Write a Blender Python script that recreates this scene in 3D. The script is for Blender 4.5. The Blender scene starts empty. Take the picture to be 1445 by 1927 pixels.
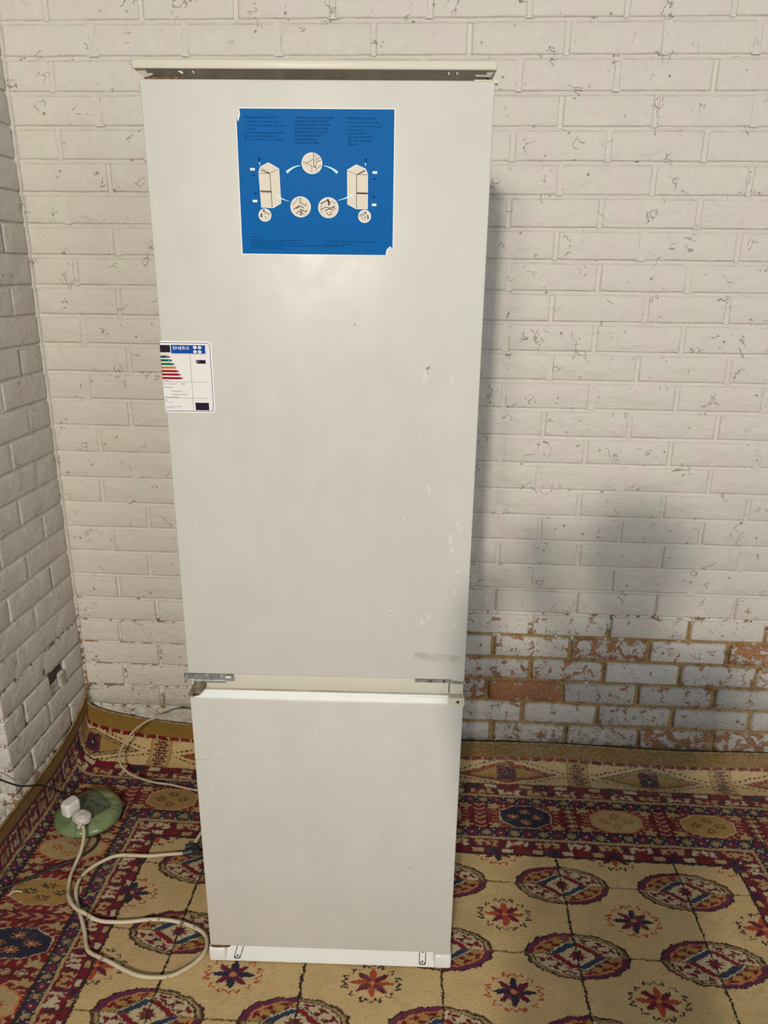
import bpy, bmesh, math, random
import numpy as np
from mathutils import Vector, Matrix

# ---------------------------------------------------------------- camera, light, exposure
SC = bpy.context.scene
COL = SC.collection
RND = random.Random(7)
NP = np.random.RandomState(11)

cam_data = bpy.data.cameras.new('camera')
cam_data.sensor_fit = 'VERTICAL'
cam_data.sensor_height = 24.0
cam_data.lens = 1370.47 * 24.0 / 1927.0
cam_data.clip_start = 0.01
cam = bpy.data.objects.new('camera', cam_data)
COL.objects.link(cam)
right = Vector((0.99819546, 0.05897659, 0.01129507))
up = Vector((-0.02907516, 0.3101147, 0.95025444))
fwd = Vector((-0.05254, 0.94886808, -0.31126984))
CAM = Vector((1.04294944, -1.95750938, 1.47852595))
m = Matrix.Identity(4)
for i in range(3):
    m[i][0] = right[i]; m[i][1] = up[i]; m[i][2] = -fwd[i]; m[i][3] = CAM[i]
cam.matrix_world = m
SC.camera = cam

world = bpy.data.worlds.new('room_ambient')
SC.world = world
world.use_nodes = True
bg = world.node_tree.nodes['Background']
bg.inputs[0].default_value = (0.90, 0.95, 1.0, 1)
bg.inputs[1].default_value = 0.205

def lamp(name, loc, power, radius, color):
    d = bpy.data.lights.new(name, 'POINT')
    d.energy = power; d.shadow_soft_size = radius; d.color = color
    o = bpy.data.objects.new(name, d); o.location = loc
    COL.objects.link(o); return o
lamp('ceiling_bulb', (0.65, -4.60, 2.41), 400, 0.085, (1.0, 0.92, 0.79))
lamp('far_ceiling_bulb', (0.30, -4.75, 2.43), 135, 0.18, (1.0, 0.93, 0.82))
_d = bpy.data.lights.new('cool_side_fill', 'AREA'); _d.shape = 'RECTANGLE'; _d.size = 1.6; _d.size_y = 1.9
_d.energy = 45; _d.color = (0.93, 0.98, 1.0)  # cool area fill added out of view at the front right, no doorway there
_o = bpy.data.objects.new('cool_side_fill', _d); COL.objects.link(_o); _o.location = (3.3, -4.0, 1.8)
_o.rotation_euler = (Vector((1.2, 0, .9)) - Vector(_o.location)).to_track_quat('-Z', 'Y').to_euler()

SC.view_settings.view_transform = 'Standard'
SC.view_settings.look = 'None'
SC.view_settings.gamma = 1.0
SC.view_settings.use_curve_mapping = False
SC.view_settings.exposure = 0.0

# ---------------------------------------------------------------- helpers
def link(name, me, mat=None, parent=None):
    o = bpy.data.objects.new(name, me); COL.objects.link(o)
    if mat is not None and hasattr(me, 'materials') and len(me.materials) == 0:
        me.materials.append(mat)
    if parent is not None: o.parent = parent
    return o

def tag(o, label=None, category=None, group=None, kind=None):
    if label: o['label'] = label
    if category: o['category'] = category
    if group: o['group'] = group
    if kind: o['kind'] = kind
    return o

def empty(name, loc, rz=0):
    o = bpy.data.objects.new(name, None); COL.objects.link(o)
    o.location = loc; o.rotation_euler = (0, 0, rz); o.empty_display_size = .05
    return o

def bm_new(): return bmesh.new()

def box(bm, x0, x1, y0, y1, z0, z1, bev=0.0, seg=2):
    M = Matrix.Translation(((x0+x1)/2, (y0+y1)/2, (z0+z1)/2)) @ Matrix.Diagonal((x1-x0, y1-y0, z1-z0, 1))
    r = bmesh.ops.create_cube(bm, size=1, matrix=M)
    if bev > 0:
        es = set()
        for v in r['verts']:
            for e in v.link_edges: es.add(e)
        bmesh.ops.bevel(bm, geom=list(es), offset=bev, segments=seg, affect='EDGES', profile=.5)
    return r

def cyl(bm, p0, p1, r0, r1=None, n=16, caps=True):
    r1 = r0 if r1 is None else r1
    p0 = Vector(p0); p1 = Vector(p1); d = p1 - p0
    M = Matrix.Translation((p0+p1)/2) @ d.to_track_quat('Z', 'Y').to_matrix().to_4x4()
    return bmesh.ops.create_cone(bm, cap_ends=caps, segments=n, radius1=r0, radius2=r1, depth=d.length, matrix=M)

def poly(bm, pts, z=0.0, plane='xz', y=0.0):
    vs = []
    for p in pts:
        if plane == 'xz': vs.append(bm.verts.new((p[0], y, p[1])))
        else: vs.append(bm.verts.new((p[0], p[1], z)))
    return bm.faces.new(vs)

def done(name, bm, mat, parent=None, smooth=False, angle=None):
    me = bpy.data.meshes.new(name)
    bmesh.ops.recalc_face_normals(bm, faces=bm.faces)
    bm.to_mesh(me); bm.free()
    if smooth:
        for p in me.polygons: p.use_smooth = True
        if angle is not None:
            me.set_sharp_from_angle(angle=math.radians(angle))
    return link(name, me, mat, parent)

def extr(bm, pts, y0, y1):
    """closed outline in x,z extruded from y0 (front) to y1"""
    a = [bm.verts.new((p[0], y0, p[1])) for p in pts]
    b = [bm.verts.new((p[0], y1, p[1])) for p in pts]
    n = len(pts)
    bm.faces.new(a); bm.faces.new(b[::-1])
    for i in range(n): bm.faces.new((a[i], b[i], b[(i+1) % n], a[(i+1) % n]))

def rrect(x0, x1, z0, z1, r, n=5, corners=(1, 1, 1, 1)):
    out = []
    for (cx, cz, a0, on, px, pz) in ((x1-r, z0+r, -90, corners[0], x1, z0), (x1-r, z1-r, 0, corners[1], x1, z1),
                              (x0+r, z1-r, 90, corners[2], x0, z1), (x0+r, z0+r, 180, corners[3], x0, z0)):
        if on:
            for i in range(n+1):
                a = math.radians(a0 + 90*i/n); out.append((cx+r*math.cos(a), cz+r*math.sin(a)))
        else: out.append((px, pz))
    return out

def tube(name, pts, r, mat, parent=None, res=6, cyclic=False):
    cu = bpy.data.curves.new(name, 'CURVE'); cu.dimensions = '3D'
    cu.bevel_depth = r; cu.bevel_resolution = 3; cu.resolution_u = res; cu.use_fill_caps = True
    sp = cu.splines.new('BEZIER'); sp.bezier_points.add(len(pts)-1)
    for b, p in zip(sp.bezier_points, pts):
        b.co = p; b.handle_left_type = b.handle_right_type = 'AUTO'
    t = bpy.data.objects.new('t', cu); COL.objects.link(t)
    dg = bpy.context.evaluated_depsgraph_get(); dg.update()
    me = bpy.data.meshes.new_from_object(t.evaluated_get(dg)); me.name = name
    bpy.data.objects.remove(t); bpy.data.curves.remove(cu)
    for p in me.polygons: p.use_smooth = True
    me.materials.clear()
    return link(name, me, mat, parent)

# ---------------------------------------------------------------- materials
class NT:
    def __init__(s, name):
        s.m = bpy.data.materials.new(name); s.m.use_nodes = True
        s.t = s.m.node_tree; s.b = s.t.nodes['Principled BSDF']
    def n(s, typ, **kw):
        x = s.t.nodes.new(typ)
        for k, v in kw.items():
            if k in ('inp',):
                for kk, vv in v.items(): s.set(x, kk, vv)
            else: setattr(x, k, v)
        return x
    def set(s, node, key, val):
        i = node.inputs[key]
        if hasattr(val, 'is_linked') or hasattr(val, 'links'): s.t.links.new(val, i)
        else: i.default_value = val
    def math(s, op, a, b=0.0, c=None, clamp=False):
        x = s.n('ShaderNodeMath', operation=op, use_clamp=clamp); s.set(x, 0, a); s.set(x, 1, b)
        if c is not None: s.set(x, 2, c)
        return x.outputs[0]
    def noise(s, vec, scale, detail=4, rough=.55, dist=0.0):
        x = s.n('ShaderNodeTexNoise'); s.set(x, 'Vector', vec); s.set(x, 'Scale', scale)
        s.set(x, 'Detail', detail); s.set(x, 'Roughness', rough); s.set(x, 'Distortion', dist)
        return x.outputs[0]
    def mix(s, f, a, b):
        x = s.n('ShaderNodeMix', data_type='RGBA'); s.set(x, 0, f); s.set(x, 6, a); s.set(x, 7, b); return x.outputs[2]
    def ramp(s, f, lo, hi, a=0.0, b=1.0):
        x = s.n('ShaderNodeMapRange'); x.interpolation_type = 'SMOOTHSTEP'
        s.set(x, 0, f); s.set(x, 1, lo); s.set(x, 2, hi); s.set(x, 3, a); s.set(x, 4, b); return x.outputs[0]
    def pos(s, sc=None, off=None):
        g = s.n('ShaderNodeNewGeometry').outputs['Position']
        if sc is None and off is None: return g
        x = s.n('ShaderNodeMapping'); s.set(x, 0, g)
        if sc: x.inputs['Scale'].default_value = sc
        if off: x.inputs['Location'].default_value = off
        return x.outputs[0]
    def obj(s, sc=None):
        g = s.n('ShaderNodeTexCoord').outputs['Object']
        if sc is None: return g
        x = s.n('ShaderNodeMapping'); s.set(x, 0, g); x.inputs['Scale'].default_value = sc
        return x.outputs[0]
    def bump(s, h, dist=.002, strength=1.0, normal=None):
        x = s.n('ShaderNodeBump'); s.set(x, 'Height', h); s.set(x, 'Distance', dist); s.set(x, 'Strength', strength)
        if normal is not None: s.set(x, 'Normal', normal)
        return x.outputs[0]

def c4(r, g, b): return (r, g, b, 1.0)

def simple(name, col, rough=.5, metal=0.0, var=0.0, vscale=20, bump=0.0, bscale=200, spec=.4, coat=0.0):
    s = NT(name)
    if var > 0:
        f = s.noise(s.obj(), vscale, 4)
        a = c4(*[c*(1-var) for c in col]); b = c4(*[min(1, c*(1+var)) for c in col])
        s.set(s.b, 'Base Color', s.mix(s.ramp(f, .35, .65), a, b))
    else: s.b.inputs['Base Color'].default_value = c4(*col)
    s.b.inputs['Roughness'].default_value = rough
    s.b.inputs['Metallic'].default_value = metal
    s.b.inputs['Specular IOR Level'].default_value = spec
    s.b.inputs['Coat Weight'].default_value = coat
    if bump > 0: s.set(s.b, 'Normal', s.bump(s.noise(s.obj(), bscale, 3), bump))
    return s.m

PAINT = (0.62, 0.575, 0.51)
def wall_material(name, mortar=False):
    s = NT(name)
    P = s.pos()
    Z = s.n('ShaderNodeSeparateXYZ'); s.set(Z, 0, P)
    x, y, z = Z.outputs[0], Z.outputs[1], Z.outputs[2]
    big = s.noise(P, 9, 3)
    mid = s.noise(P, 38, 7, .62, .4)
    fine = s.noise(P, 170, 5, .7)
    # paint colour: faint pink / green drift from coat to coat
    paint = s.mix(s.ramp(big, .35, .65), c4(.625, .60, .525), c4(.64, .575, .53))
    paint = s.mix(s.ramp(mid, .45, .8, 0, .35), paint, c4(.57, .545, .49))
    # fine cracks and blisters of the paint
    cr_n = s.noise(P, 26, 3, .5, .8)
    line = s.math('ABSOLUTE', s.math('SUBTRACT', cr_n, .5))
    cr_mask = s.noise(s.pos(off=(3, 5, 7)), 17, 2)
    crack = s.math('MULTIPLY', s.ramp(line, .0, .012, 1, 0), s.ramp(cr_mask, .585, .63))
    spk = s.n('ShaderNodeTexVoronoi'); s.set(spk, 'Vector', P); s.set(spk, 'Scale', 22.0)
    dot = s.math('MULTIPLY', s.ramp(s.math('ADD', spk.outputs['Distance'], s.math('MULTIPLY', s.math('SUBTRACT', fine, .5), .10)), .055, .085, 1, 0), s.ramp(s.noise(s.pos(off=(9, 1, 2)), 12, 2), .47, .54))
    marks = s.math('MAXIMUM', crack, dot)
    marks = s.math('MULTIPLY', marks, .62)
    # where the paint has come away
    flake = s.math('ADD', s.math('MULTIPLY', mid, .75), s.math('MULTIPLY', fine, .25))
    if mortar:
        h = s.ramp(z, .62, .40)
        h = s.math('MULTIPLY', h, s.ramp(x, .25, 1.0, .50, 1.0))
        thr = s.math('SUBTRACT', .66, s.math('MULTIPLY', h, .30))
    else:
        w = s.n('ShaderNodeAttribute'); w.attribute_type = 'OBJECT'; w.attribute_name = 'wear'
        thr = s.math('SUBTRACT', .70, s.math('MULTIPLY', w.outputs['Fac'], .30))
    bare = s.ramp(s.math('SUBTRACT', flake, thr), -.006, .008)
    # bare brick / sandy mortar
    if mortar:
        col = s.mix(s.ramp(fine, .35, .65), c4(.44, .275, .10), c4(.27, .175, .075))
        col = s.mix(s.ramp(mid, .50, .60, 0, .6), col, c4(.13, .10, .06))
    else:
        a = s.mix(s.ramp(big, .38, .62), c4(.42, .15, .062), c4(.26, .10, .06))
        col = s.mix(s.ramp(fine, .3, .7), a, c4(.46, .22, .09))
        col = s.mix(s.ramp(s.noise(P, 260, 3), .60, .66, 0, .75), col, c4(.55, .50, .45))
        # thin worn paint over rough brick
        worn = s.n('ShaderNodeAttribute'); worn.attribute_type = 'OBJECT'; worn.attribute_name = 'thin'
        tn = s.noise(s.pos(sc=(1, 1, 1.8)), 120, 6, .75)
        thin = s.math('MULTIPLY', s.ramp(tn, .50, .60), worn.outputs['Fac'])
        paint = s.mix(thin, paint, c4(.36, .25, .20))
        grey = s.n('ShaderNodeAttribute'); grey.attribute_type = 'OBJECT'; grey.attribute_name = 'grey'
        paint = s.mix(s.math('MULTIPLY', grey.outputs['Fac'], .5), paint, c4(.60, .60, .585))
    paint = s.mix(marks, paint, c4(.13, .10, .075))
    # dirt towards the carpet
    dirt = s.math('MULTIPLY', s.ramp(z, .26, .05), s.ramp(mid, .38, .62))
    colr = s.mix(bare, paint, col)
    colr = s.mix(s.math('MULTIPLY', dirt, .55), colr, c4(.21, .15, .085))
    s.set(s.b, 'Base Color', colr)
    s.set(s.b, 'Roughness', s.ramp(bare, 0, 1, .45, .9))
    s.b.inputs['Specular IOR Level'].default_value = .35
    hgt = s.math('ADD', s.math('MULTIPLY', bare, -.9), s.math('MULTIPLY', mid, 1.3))
    hgt = s.math('ADD', hgt, s.math('MULTIPLY', fine, .30))
    hgt = s.math('SUBTRACT', hgt, s.math('MULTIPLY', marks, 1.1))
    hgt = s.math('ADD', hgt, s.math('MULTIPLY', s.noise(s.pos(sc=(.8, 1, 1.2)), 15, 3, .5, .5), 3.2))
    if not mortar:
        rg = s.n('ShaderNodeAttribute'); rg.attribute_type = 'OBJECT'; rg.attribute_name = 'rough'
        rn = s.noise(s.pos(sc=(1, 1, 1.6)), 75, 8, .7)
        hgt = s.math('ADD', hgt, s.math('MULTIPLY', s.math('MULTIPLY', rn, 3.6), rg.outputs['Fac']))
    s.set(s.b, 'Normal', s.bump(hgt, .0022, 1.0))
    return s.m
M_BRICK = wall_material('painted_brick')
M_MORTAR = wall_material('painted_mortar', True)

def enamel(name, col=(.545, .521, .485), clouds=.0, rough=.32):
    s = NT(name)
    P = s.pos()
    n1 = s.noise(s.pos(sc=(2.4, 1, .8)), 5.0, 4, .55, .6)
    n2 = s.noise(P, 14, 5, .6, .5)
    base = s.mix(s.ramp(n1, .40, .62), c4(*col), c4(col[0]*.955, col[1]*.985, col[2]*.975))
    base = s.mix(s.ramp(n2, .52, .72, 0, .5*clouds), base, c4(col[0]*1.04, col[1]*1.055, col[2]*1.05))
    v = s.n('ShaderNodeTexVoronoi'); s.set(v, 'Vector', P); s.set(v, 'Scale', 11.0)
    d = s.math('MULTIPLY', s.ramp(v.outputs['Distance'], .012, .020, 1, 0), s.ramp(s.noise(s.pos(off=(4, 4, 1)), 8, 1), .50, .56))
    base = s.mix(s.math('MULTIPLY', d, .8), base, c4(.14, .10, .07))
    # grime in the lowest corner of the door
    s.set(s.b, 'Base Color', base)
    s.set(s.b, 'Roughness', s.ramp(n2, .3, .7, rough, rough+.16))
    s.b.inputs['Coat Weight'].default_value = .06
    s.b.inputs['Specular IOR Level'].default_value = .34
    s.b.inputs['Coat Roughness'].default_value = .25
    s.set(s.b, 'Normal', s.bump(s.noise(P, 2.6, 2), .012, .35))
    return s.m
M_ENAMEL = enamel('white_enamel', clouds=1.0)
M_EDGE = enamel('cream_enamel', (.56, .525, .44), rough=.38)
M_GLOSS = enamel('bright_enamel', (.70, .70, .67), rough=.22)
M_PLASTIC = simple('white_plastic', (.70, .685, .65), .35, var=.05)
M_DARK = simple('dark_recess', (.05, .045, .04), .7, var=.3)
M_STEEL = simple('galvanised_steel', (.42, .44, .43), .42, .85, var=.25, vscale=60)
M_BRASS = simple('tarnished_bracket', (.20, .165, .105), .5, .55, var=.4, vscale=80)
M_SLOT = simple('slot_black', (.02, .02, .02), .6)
M_RUST = simple('rust', (.14, .075, .03), .85, var=.6, vscale=90, bump=.001)

# ---------------------------------------------------------------- walls: every brick an object
Z0 = 2.0371           # top bed joint in view, courses of 75 mm below it
COURSE = .075
def zb(k): return Z0 - COURSE*k

def brick_mesh(name, L, H, rough, seed):
    r = random.Random(seed)
    xs = [-L/2, -L/2+.0045, -L/2+.012, -L*.17, L*.17, L/2-.012, L/2-.0045, L/2] if L > .15 else [-L/2, -L/2+.0045, -.01, .012, L/2-.0045, L/2]
    zs = [-H/2, -H/2+.004, 0, H/2-.004, H/2]
    nx, nz = len(xs), len(zs)
    v, f = [], []
    for j, z in enumerate(zs):
        for i, x in enumerate(xs):
            edge = i in (0, nx-1) or j in (0, nz-1)
            corner = i in (0, nx-1) and j in (0, nz-1)
            y = .0011 if edge else 0.0
            if rough > .2 and edge: y = .0036
            if corner: y = .0014 if rough < .2 else .006
            y += r.uniform(-1, 1)*(.0006 + .0022*rough)
            dx = r.uniform(-1, 1)*(.0008 + .0018*rough); dz = r.uniform(-1, 1)*(.0008+.0016*rough)
            if corner: dx -= math.copysign(.0006+.004*rough*r.random(), x); dz -= math.copysign(.0005+.0015*rough, z)
            v.append((x+dx, y, z+dz))
    for j in range(nz-1):
        for i in range(nx-1):
            a = j*nx+i; f.append((a, a+1, a+nx+1, a+nx))
    ring = list(range(nx)) + [nx*(j+1)-1 for j in range(1, nz)] + [nx*nz-1-i for i in range(1, nx)] + [nx*(nz-1-j) for j in range(1, nz-1)]
    base = len(v)
    for i in ring: v.append((v[i][0]*1.0, .032, v[i][2]))
    n = len(ring)
    for q in range(n):
        f.append((ring[q], base+q, base+(q+1) % n, ring[(q+1) % n]))
    f.append(tuple(base+q for q in range(n)))
    me = bpy.data.meshes.new(name); me.from_pydata(v, [], f); me.update()
    for p in me.polygons: p.use_smooth = True
    me.polygons[-1].use_smooth = False
    me.materials.append(M_BRICK)
    return me
BR = {}
for kind, L in (('long', .2155), ('short', .104)):
    for rg in (0, 1):
        BR[kind, rg] = [brick_mesh('brick', L, .0655, rg*.9, 31*i+rg*7+len(kind)) for i in range(7)]

def wall_mortar(name, a0, a1, k0, k1, perps, parent, place, lower=19):
    bm = bm_new()
    r = random.Random(5)
    na = max(2, int((a1-a0)/.02))
    for k in range(k0, k1+1):
        z = zb(k)
        deep = .0115 if k >= lower else 0
        prof = [(.03, .012), (.0050+deep*.6, .0050), (.0012+deep, -.0056), (.03, -.012)] if not deep else [(.03, .014), (.0092, .0098), (.0102, -.0098), (.03, -.014)]
        rows = []
        for i in range(na+1):
            a = a0+(a1-a0)*i/na
            w = r.uniform(-.0010, .0010); w2 = r.uniform(-.0008, .0014)
            rows.append([bm.verts.new((a, d+(w2 if q in (1, 2) else 0), z+h+(w if q in (1, 2) else 0))) for q, (d, h) in enumerate(prof)])
        for i in range(na):
            for q in range(3): bm.faces.new((rows[i][q], rows[i][q+1], rows[i+1][q+1], rows[i+1][q]))
    for k, ps in perps.items():
        for p in ps:
            if not (a0 < p < a1): continue
            d = r.choice((-.0002, .0001, .0006, .0012, .0016, .0045)) if k < lower else r.uniform(.009, .012)
            hw_ = r.uniform(.0085, .0115) if d < .0008 else (.0058 if k < lower else .0095)
            zt, zbm = zb(k)-.003, zb(k+1)+.003
            vs = []
            for j in range(5):
                z = zbm+(zt-zbm)*j/4
                vs.append([bm.verts.new((p+o+r.uniform(-.0008, .0008), dd, z)) for o, dd in ((-.014, .03), (-hw_, d+.0006), (hw_, d+r.uniform(0, .0012)), (.014, .03))])
            for j in range(4):
                for q in range(3): bm.faces.new((vs[j][q], vs[j][q+1], vs[j+1][q+1], vs[j+1][q]))
    # solid body behind the joints
    box(bm, a0, a1, .022, .20, zb(k1)-.3 if k1 > 24 else zb(k1), zb(k0)+.0)
    for v in bm.verts: v.co = place(v.co.x, v.co.y, v.co.z)
    o = done(name, bm, M_MORTAR, parent, smooth=True, angle=50)
    return o

def put_brick(parent, loc, rz, length, rough, wear, thin, grey, tilt=True, low=False):
    kind = 'long' if length > .15 else 'short'
    me = RND.choice(BR[kind, 1 if rough > .3 else 0])
    o = bpy.data.objects.new('brick', me); COL.objects.link(o); o.parent = parent
    o.location = loc
    base = .2155 if kind == 'long' else .104
    o.scale = (length/base, 1, 1)
    if RND.random() < .5 and kind == 'long': o.scale.x *= -1; o.scale.y *= 1
    if low: o.scale.z = RND.uniform(.915, .95); o.scale.x *= (length-.0045)/length
    t = .35 if tilt else .1
    o.rotation_euler = (math.radians(RND.uniform(-t, t)), 0, rz + math.radians(RND.uniform(-t, t)))
    o['wear'] = float(wear); o['rough'] = float(rough); o['thin'] = float(thin); o['grey'] = float(grey)
    return o

ROWS = {-1:[0.117, 0.347, 0.574, 0.801, 1.028, 1.255, 1.475, 1.713, 1.938, 2.162, 2.387],
0:[0.223, 0.448, 0.672, 0.897, 1.121, 1.346, 1.568, 1.776, 2.0, 2.225, 2.449],
1:[0.113, 0.338, 0.564, 0.79, 1.015, 1.241, 1.467, 1.69, 1.915, 2.139, 2.364],
2:[0.222, 0.446, 0.671, 0.895, 1.12, 1.344, 1.565, 1.795, 2.02, 2.244, 2.469],
3:[0.113, 0.337, 0.562, 0.786, 1.011, 1.235, 1.463, 1.69, 1.915, 2.139, 2.364],
4:[0.232, 0.456, 0.681, 0.905, 1.13, 1.354, 1.578, 1.807, 2.031, 2.256, 2.48],
5:[0.112, 0.337, 0.561, 0.786, 1.01, 1.235, 1.46, 1.696, 1.921, 2.145, 2.37],
6:[0.234, 0.459, 0.683, 0.908, 1.132, 1.357, 1.568, 1.802, 2.026, 2.251, 2.475],
7:[0.118, 0.343, 0.569, 0.794, 1.019, 1.244, 1.47, 1.693, 1.918, 2.142, 2.367],
8:[0.225, 0.452, 0.679, 0.905, 1.132, 1.359, 1.597, 1.8, 2.024, 2.249, 2.473],
9:[0.12, 0.346, 0.571, 0.797, 1.023, 1.249, 1.475, 1.698, 1.922, 2.147, 2.371],
10:[0.239, 0.465, 0.691, 0.917, 1.142, 1.368, 1.593, 1.825, 2.05, 2.274, 2.499],
11:[0.115, 0.342, 0.569, 0.796, 1.023, 1.25, 1.479, 1.703, 1.928, 2.153, 2.377],
12:[0.227, 0.454, 0.681, 0.908, 1.135, 1.361, 1.589, 1.819, 2.044, 2.268, 2.493],
13:[0.131, 0.356, 0.58, 0.805, 1.029, 1.254, 1.48, 1.706, 1.938, 2.162, 2.387],
14:[0.229, 0.455, 0.681, 0.907, 1.133, 1.359, 1.584, 1.82, 2.044, 2.269, 2.493],
15:[0.122, 0.349, 0.576, 0.803, 1.03, 1.257, 1.477, 1.706, 1.934, 2.159, 2.383],
16:[0.251, 0.476, 0.7, 0.925, 1.149, 1.374, 1.597, 1.821, 2.045, 2.27, 2.494],
17:[0.138, 0.363, 0.587, 0.812, 1.036, 1.261, 1.489, 1.72, 1.94, 2.165, 2.389],
18:[0.241, 0.464, 0.688, 0.911, 1.135, 1.358, 1.589, 1.818, 2.043, 2.267, 2.492],
19:[0.138, 0.363, 0.587, 0.812, 1.036, 1.261, 1.497, 1.723, 1.946, 2.171, 2.395],
20:[0.25, 0.474, 0.699, 0.923, 1.148, 1.372, 1.599, 1.83, 2.049, 2.274, 2.498],
21:[0.126, 0.354, 0.582, 0.81, 1.038, 1.266, 1.494, 1.723, 1.949, 2.173, 2.398],
22:[0.246, 0.473, 0.7, 0.926, 1.153, 1.38, 1.599, 1.823, 2.044, 2.268, 2.493],
23:[0.129, 0.354, 0.579, 0.805, 1.03, 1.255, 1.482, 1.706, 1.931, 2.156, 2.38],
24:[0.24, 0.466, 0.691, 0.916, 1.142, 1.367, 1.593, 1.818, 2.05, 2.275, 2.499],
25:[0.137, 0.365, 0.593, 0.821, 1.049, 1.277, 1.504, 1.727, 1.95, 2.175, 2.399]}
# wall shells (thin bodies behind; the bricks and the joints are their parts)
def shell(name, x0, x1, y0, y1, z0, z1):
    bm = bm_new(); box(bm, x0, x1, y0, y1, z0, z1)
    return tag(done(name, bm, M_MORTAR), kind='structure')
wall_back = shell('wall_back', -.6, 3.2, .07, .22, -.02, 2.75)
wall_left = shell('wall_left', -.9, -.07, -.36, .07, -.02, 2.75)

def wear_back(k, x):
    """how far the paint has come off, read from the wall: (wear, rough, thin, grey)"""
    right = x > .75
    if k < 16: return (0.02+.10*RND.random()**3, .05, 0, 0)
    if k < 19: return ((.10 if right else .05)+.10*RND.random(), .08, 0, 0)
    if not right:
        if k < 24: return (.10+.10*RND.random(), .15, .05, 0)
        return (.22+.1*RND.random(), .55 if k == 24 else .5, .25, 0)
    if k == 19: return (.22 if x > 1.45 else .14, .12, .05, 0)
    if k == 20: return (.22+.10*RND.random(), .15, .1, .1)
    tab = {  # course: list of (x upper bound, wear, rough, thin, grey)
        21: [(1.27, .15, .15, .1, .5), (1.5, .40, .25, .35, .3), (1.73, .56, .5, .8, .2), (1.95, .34, .3, .3, .6), (9, .68, .6, .6, 0)],
        22: [(1.16, .50, .4, .4, .2), (1.38, .42, .4, .35, .1), (1.60, .45, .5, .4, .1), (1.82, .18, .3, .15, .8), (2.05, .36, .5, .4, .7), (9, .50, .5, .5, .1)],
        23: [(1.26, .62, .7, .8, .1), (1.49, .90, .7, .4, 0), (1.71, .36, .9, .5, .7), (1.94, .36, 1., .45, .8), (9, .30, 1., .45, .7)],
        24: [(1.14, .42, .5, .4, .6), (1.37, .34, .3, .3, .3), (1.60, .24, .5, .3, .3), (1.82, .36, .8, .6, .8), (2.05, .28, 1., .5, .7), (9, .26, .9, .45, .7)],
        25: [(1.28, .30, .5, .5, .7), (1.51, .44, .7, .8, .3), (1.73, .38, .9, .8, .4), (1.95, .62, 1., .7, .2), (9, .60, 1., .9, .3)],
    }
    for xb, *v in tab[k]:
        if x < xb: return tuple(v)

count = 0
for k in range(-1, 26):
    ps = [0.0] + [p for p in ROWS[k] if p < 2.29]
    for i in range(len(ps)-1):
        a, b = ps[i], ps[i+1]
        L = b - a - .0105
        if L < .05: continue
        w = wear_back(k, (a+b)/2)
        if k >= 20 and a > .75: w = (min(.95, w[0]+.07), w[1], min(1, w[2]+.1), w[3])
        put_brick(wall_back, ((a+b)/2, RND.uniform(-.0009, .0009), zb(k)-COURSE/2), 0, L, w[1], w[0], w[2], w[3], low=(k >= 20 and (a > .75 or k >= 24)))
        count += 1
back_m = wall_mortar('mortar', -.02, 3.2, -2, 26, {k: [p for p in v if p < 2.6] for k, v in ROWS.items()}, wall_back, lambda a, d, z: (a, d, z))
tag(back_m, kind='stuff')
# the courses past the picture's edge, joined
bm = bm_new()
def joined_bricks(bm, x0, x1, k, ph, lo=-9):
    x = ph
    while x < x1:
        if x+.2 > x0: box(bm, max(x, x0)+.005, min(x+.225, x1)-.005, .0, .05, zb(k+1)+.005, zb(k)-.005, .003, 1)
        x += .225
for k in range(-9, 26):
    if k >= -1: st = [p for p in ROWS[k] if p < 2.29][-1]; joined_bricks(bm, st, 3.2, k, st)
    else: joined_bricks(bm, 0, 3.2, k, -.1125*(k % 2))
o = done('outer_brick_courses', bm, M_BRICK, wall_back); tag(o, kind='stuff'); o['wear'] = .05; o['rough'] = .05

# left wall: runs 0.43 m towards the room, then turns away to the left
HOLE = {22: 1, 23: 1}
lperp = {}
for k in range(-1, 27):
    ps = [.0, .115, .335, .43] if k % 2 == 0 else [.0, .222, .43]
    lperp[k] = [-p for p in ps[1:-1]]
    for i in range(len(ps)-1):
        a, b = ps[i], ps[i+1]
        if k == 22 and i == 1: a = .195   # broken brick by the corner
        w = .04+.08*RND.random(); rg = .06; th = 0; gr = .25
        if k >= 23: w = .12+.10*RND.random(); rg = .3; th = .15
        if k == 25: w = .22 if i == 0 else .60; rg = .5; th = .25
        if k == 26: w = .62; rg = .7; th = .5
        L = b-a-.0105
        if i == len(ps)-2 : L += .004
        put_brick(wall_left, (RND.uniform(-.0009, .0009), -(a+b)/2 - (.002 if i == len(ps)-2 else 0), zb(k)-COURSE/2), math.pi/2, L, rg, w, th, gr)
lm_ = wall_mortar('mortar', -.428, .0, -2, 27, lperp, wall_left, lambda a, d, z: (-d, a, z), lower=22)
tag(lm_, kind='stuff')
# bead of old paint filling the inner corner
bm = bm_new(); rc = random.Random(8); last = None
for i in range(140):
    z = -.01+2.3*i/139; w_ = .0045+rc.uniform(-.0015, .0025)
    row = [bm.verts.new((-.03, -w_-.001, z)), bm.verts.new((.0008, -w_, z)), bm.verts.new((w_*.45, -w_*.45, z)), bm.verts.new((w_, -.0006, z)), bm.verts.new((w_, .03, z))]
    if last:
        for q in range(4): bm.faces.new((last[q], row[q], row[q+1], last[q+1]))
    last = row
done('corner_paint', bm, M_MORTAR, wall_left, smooth=True)
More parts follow.
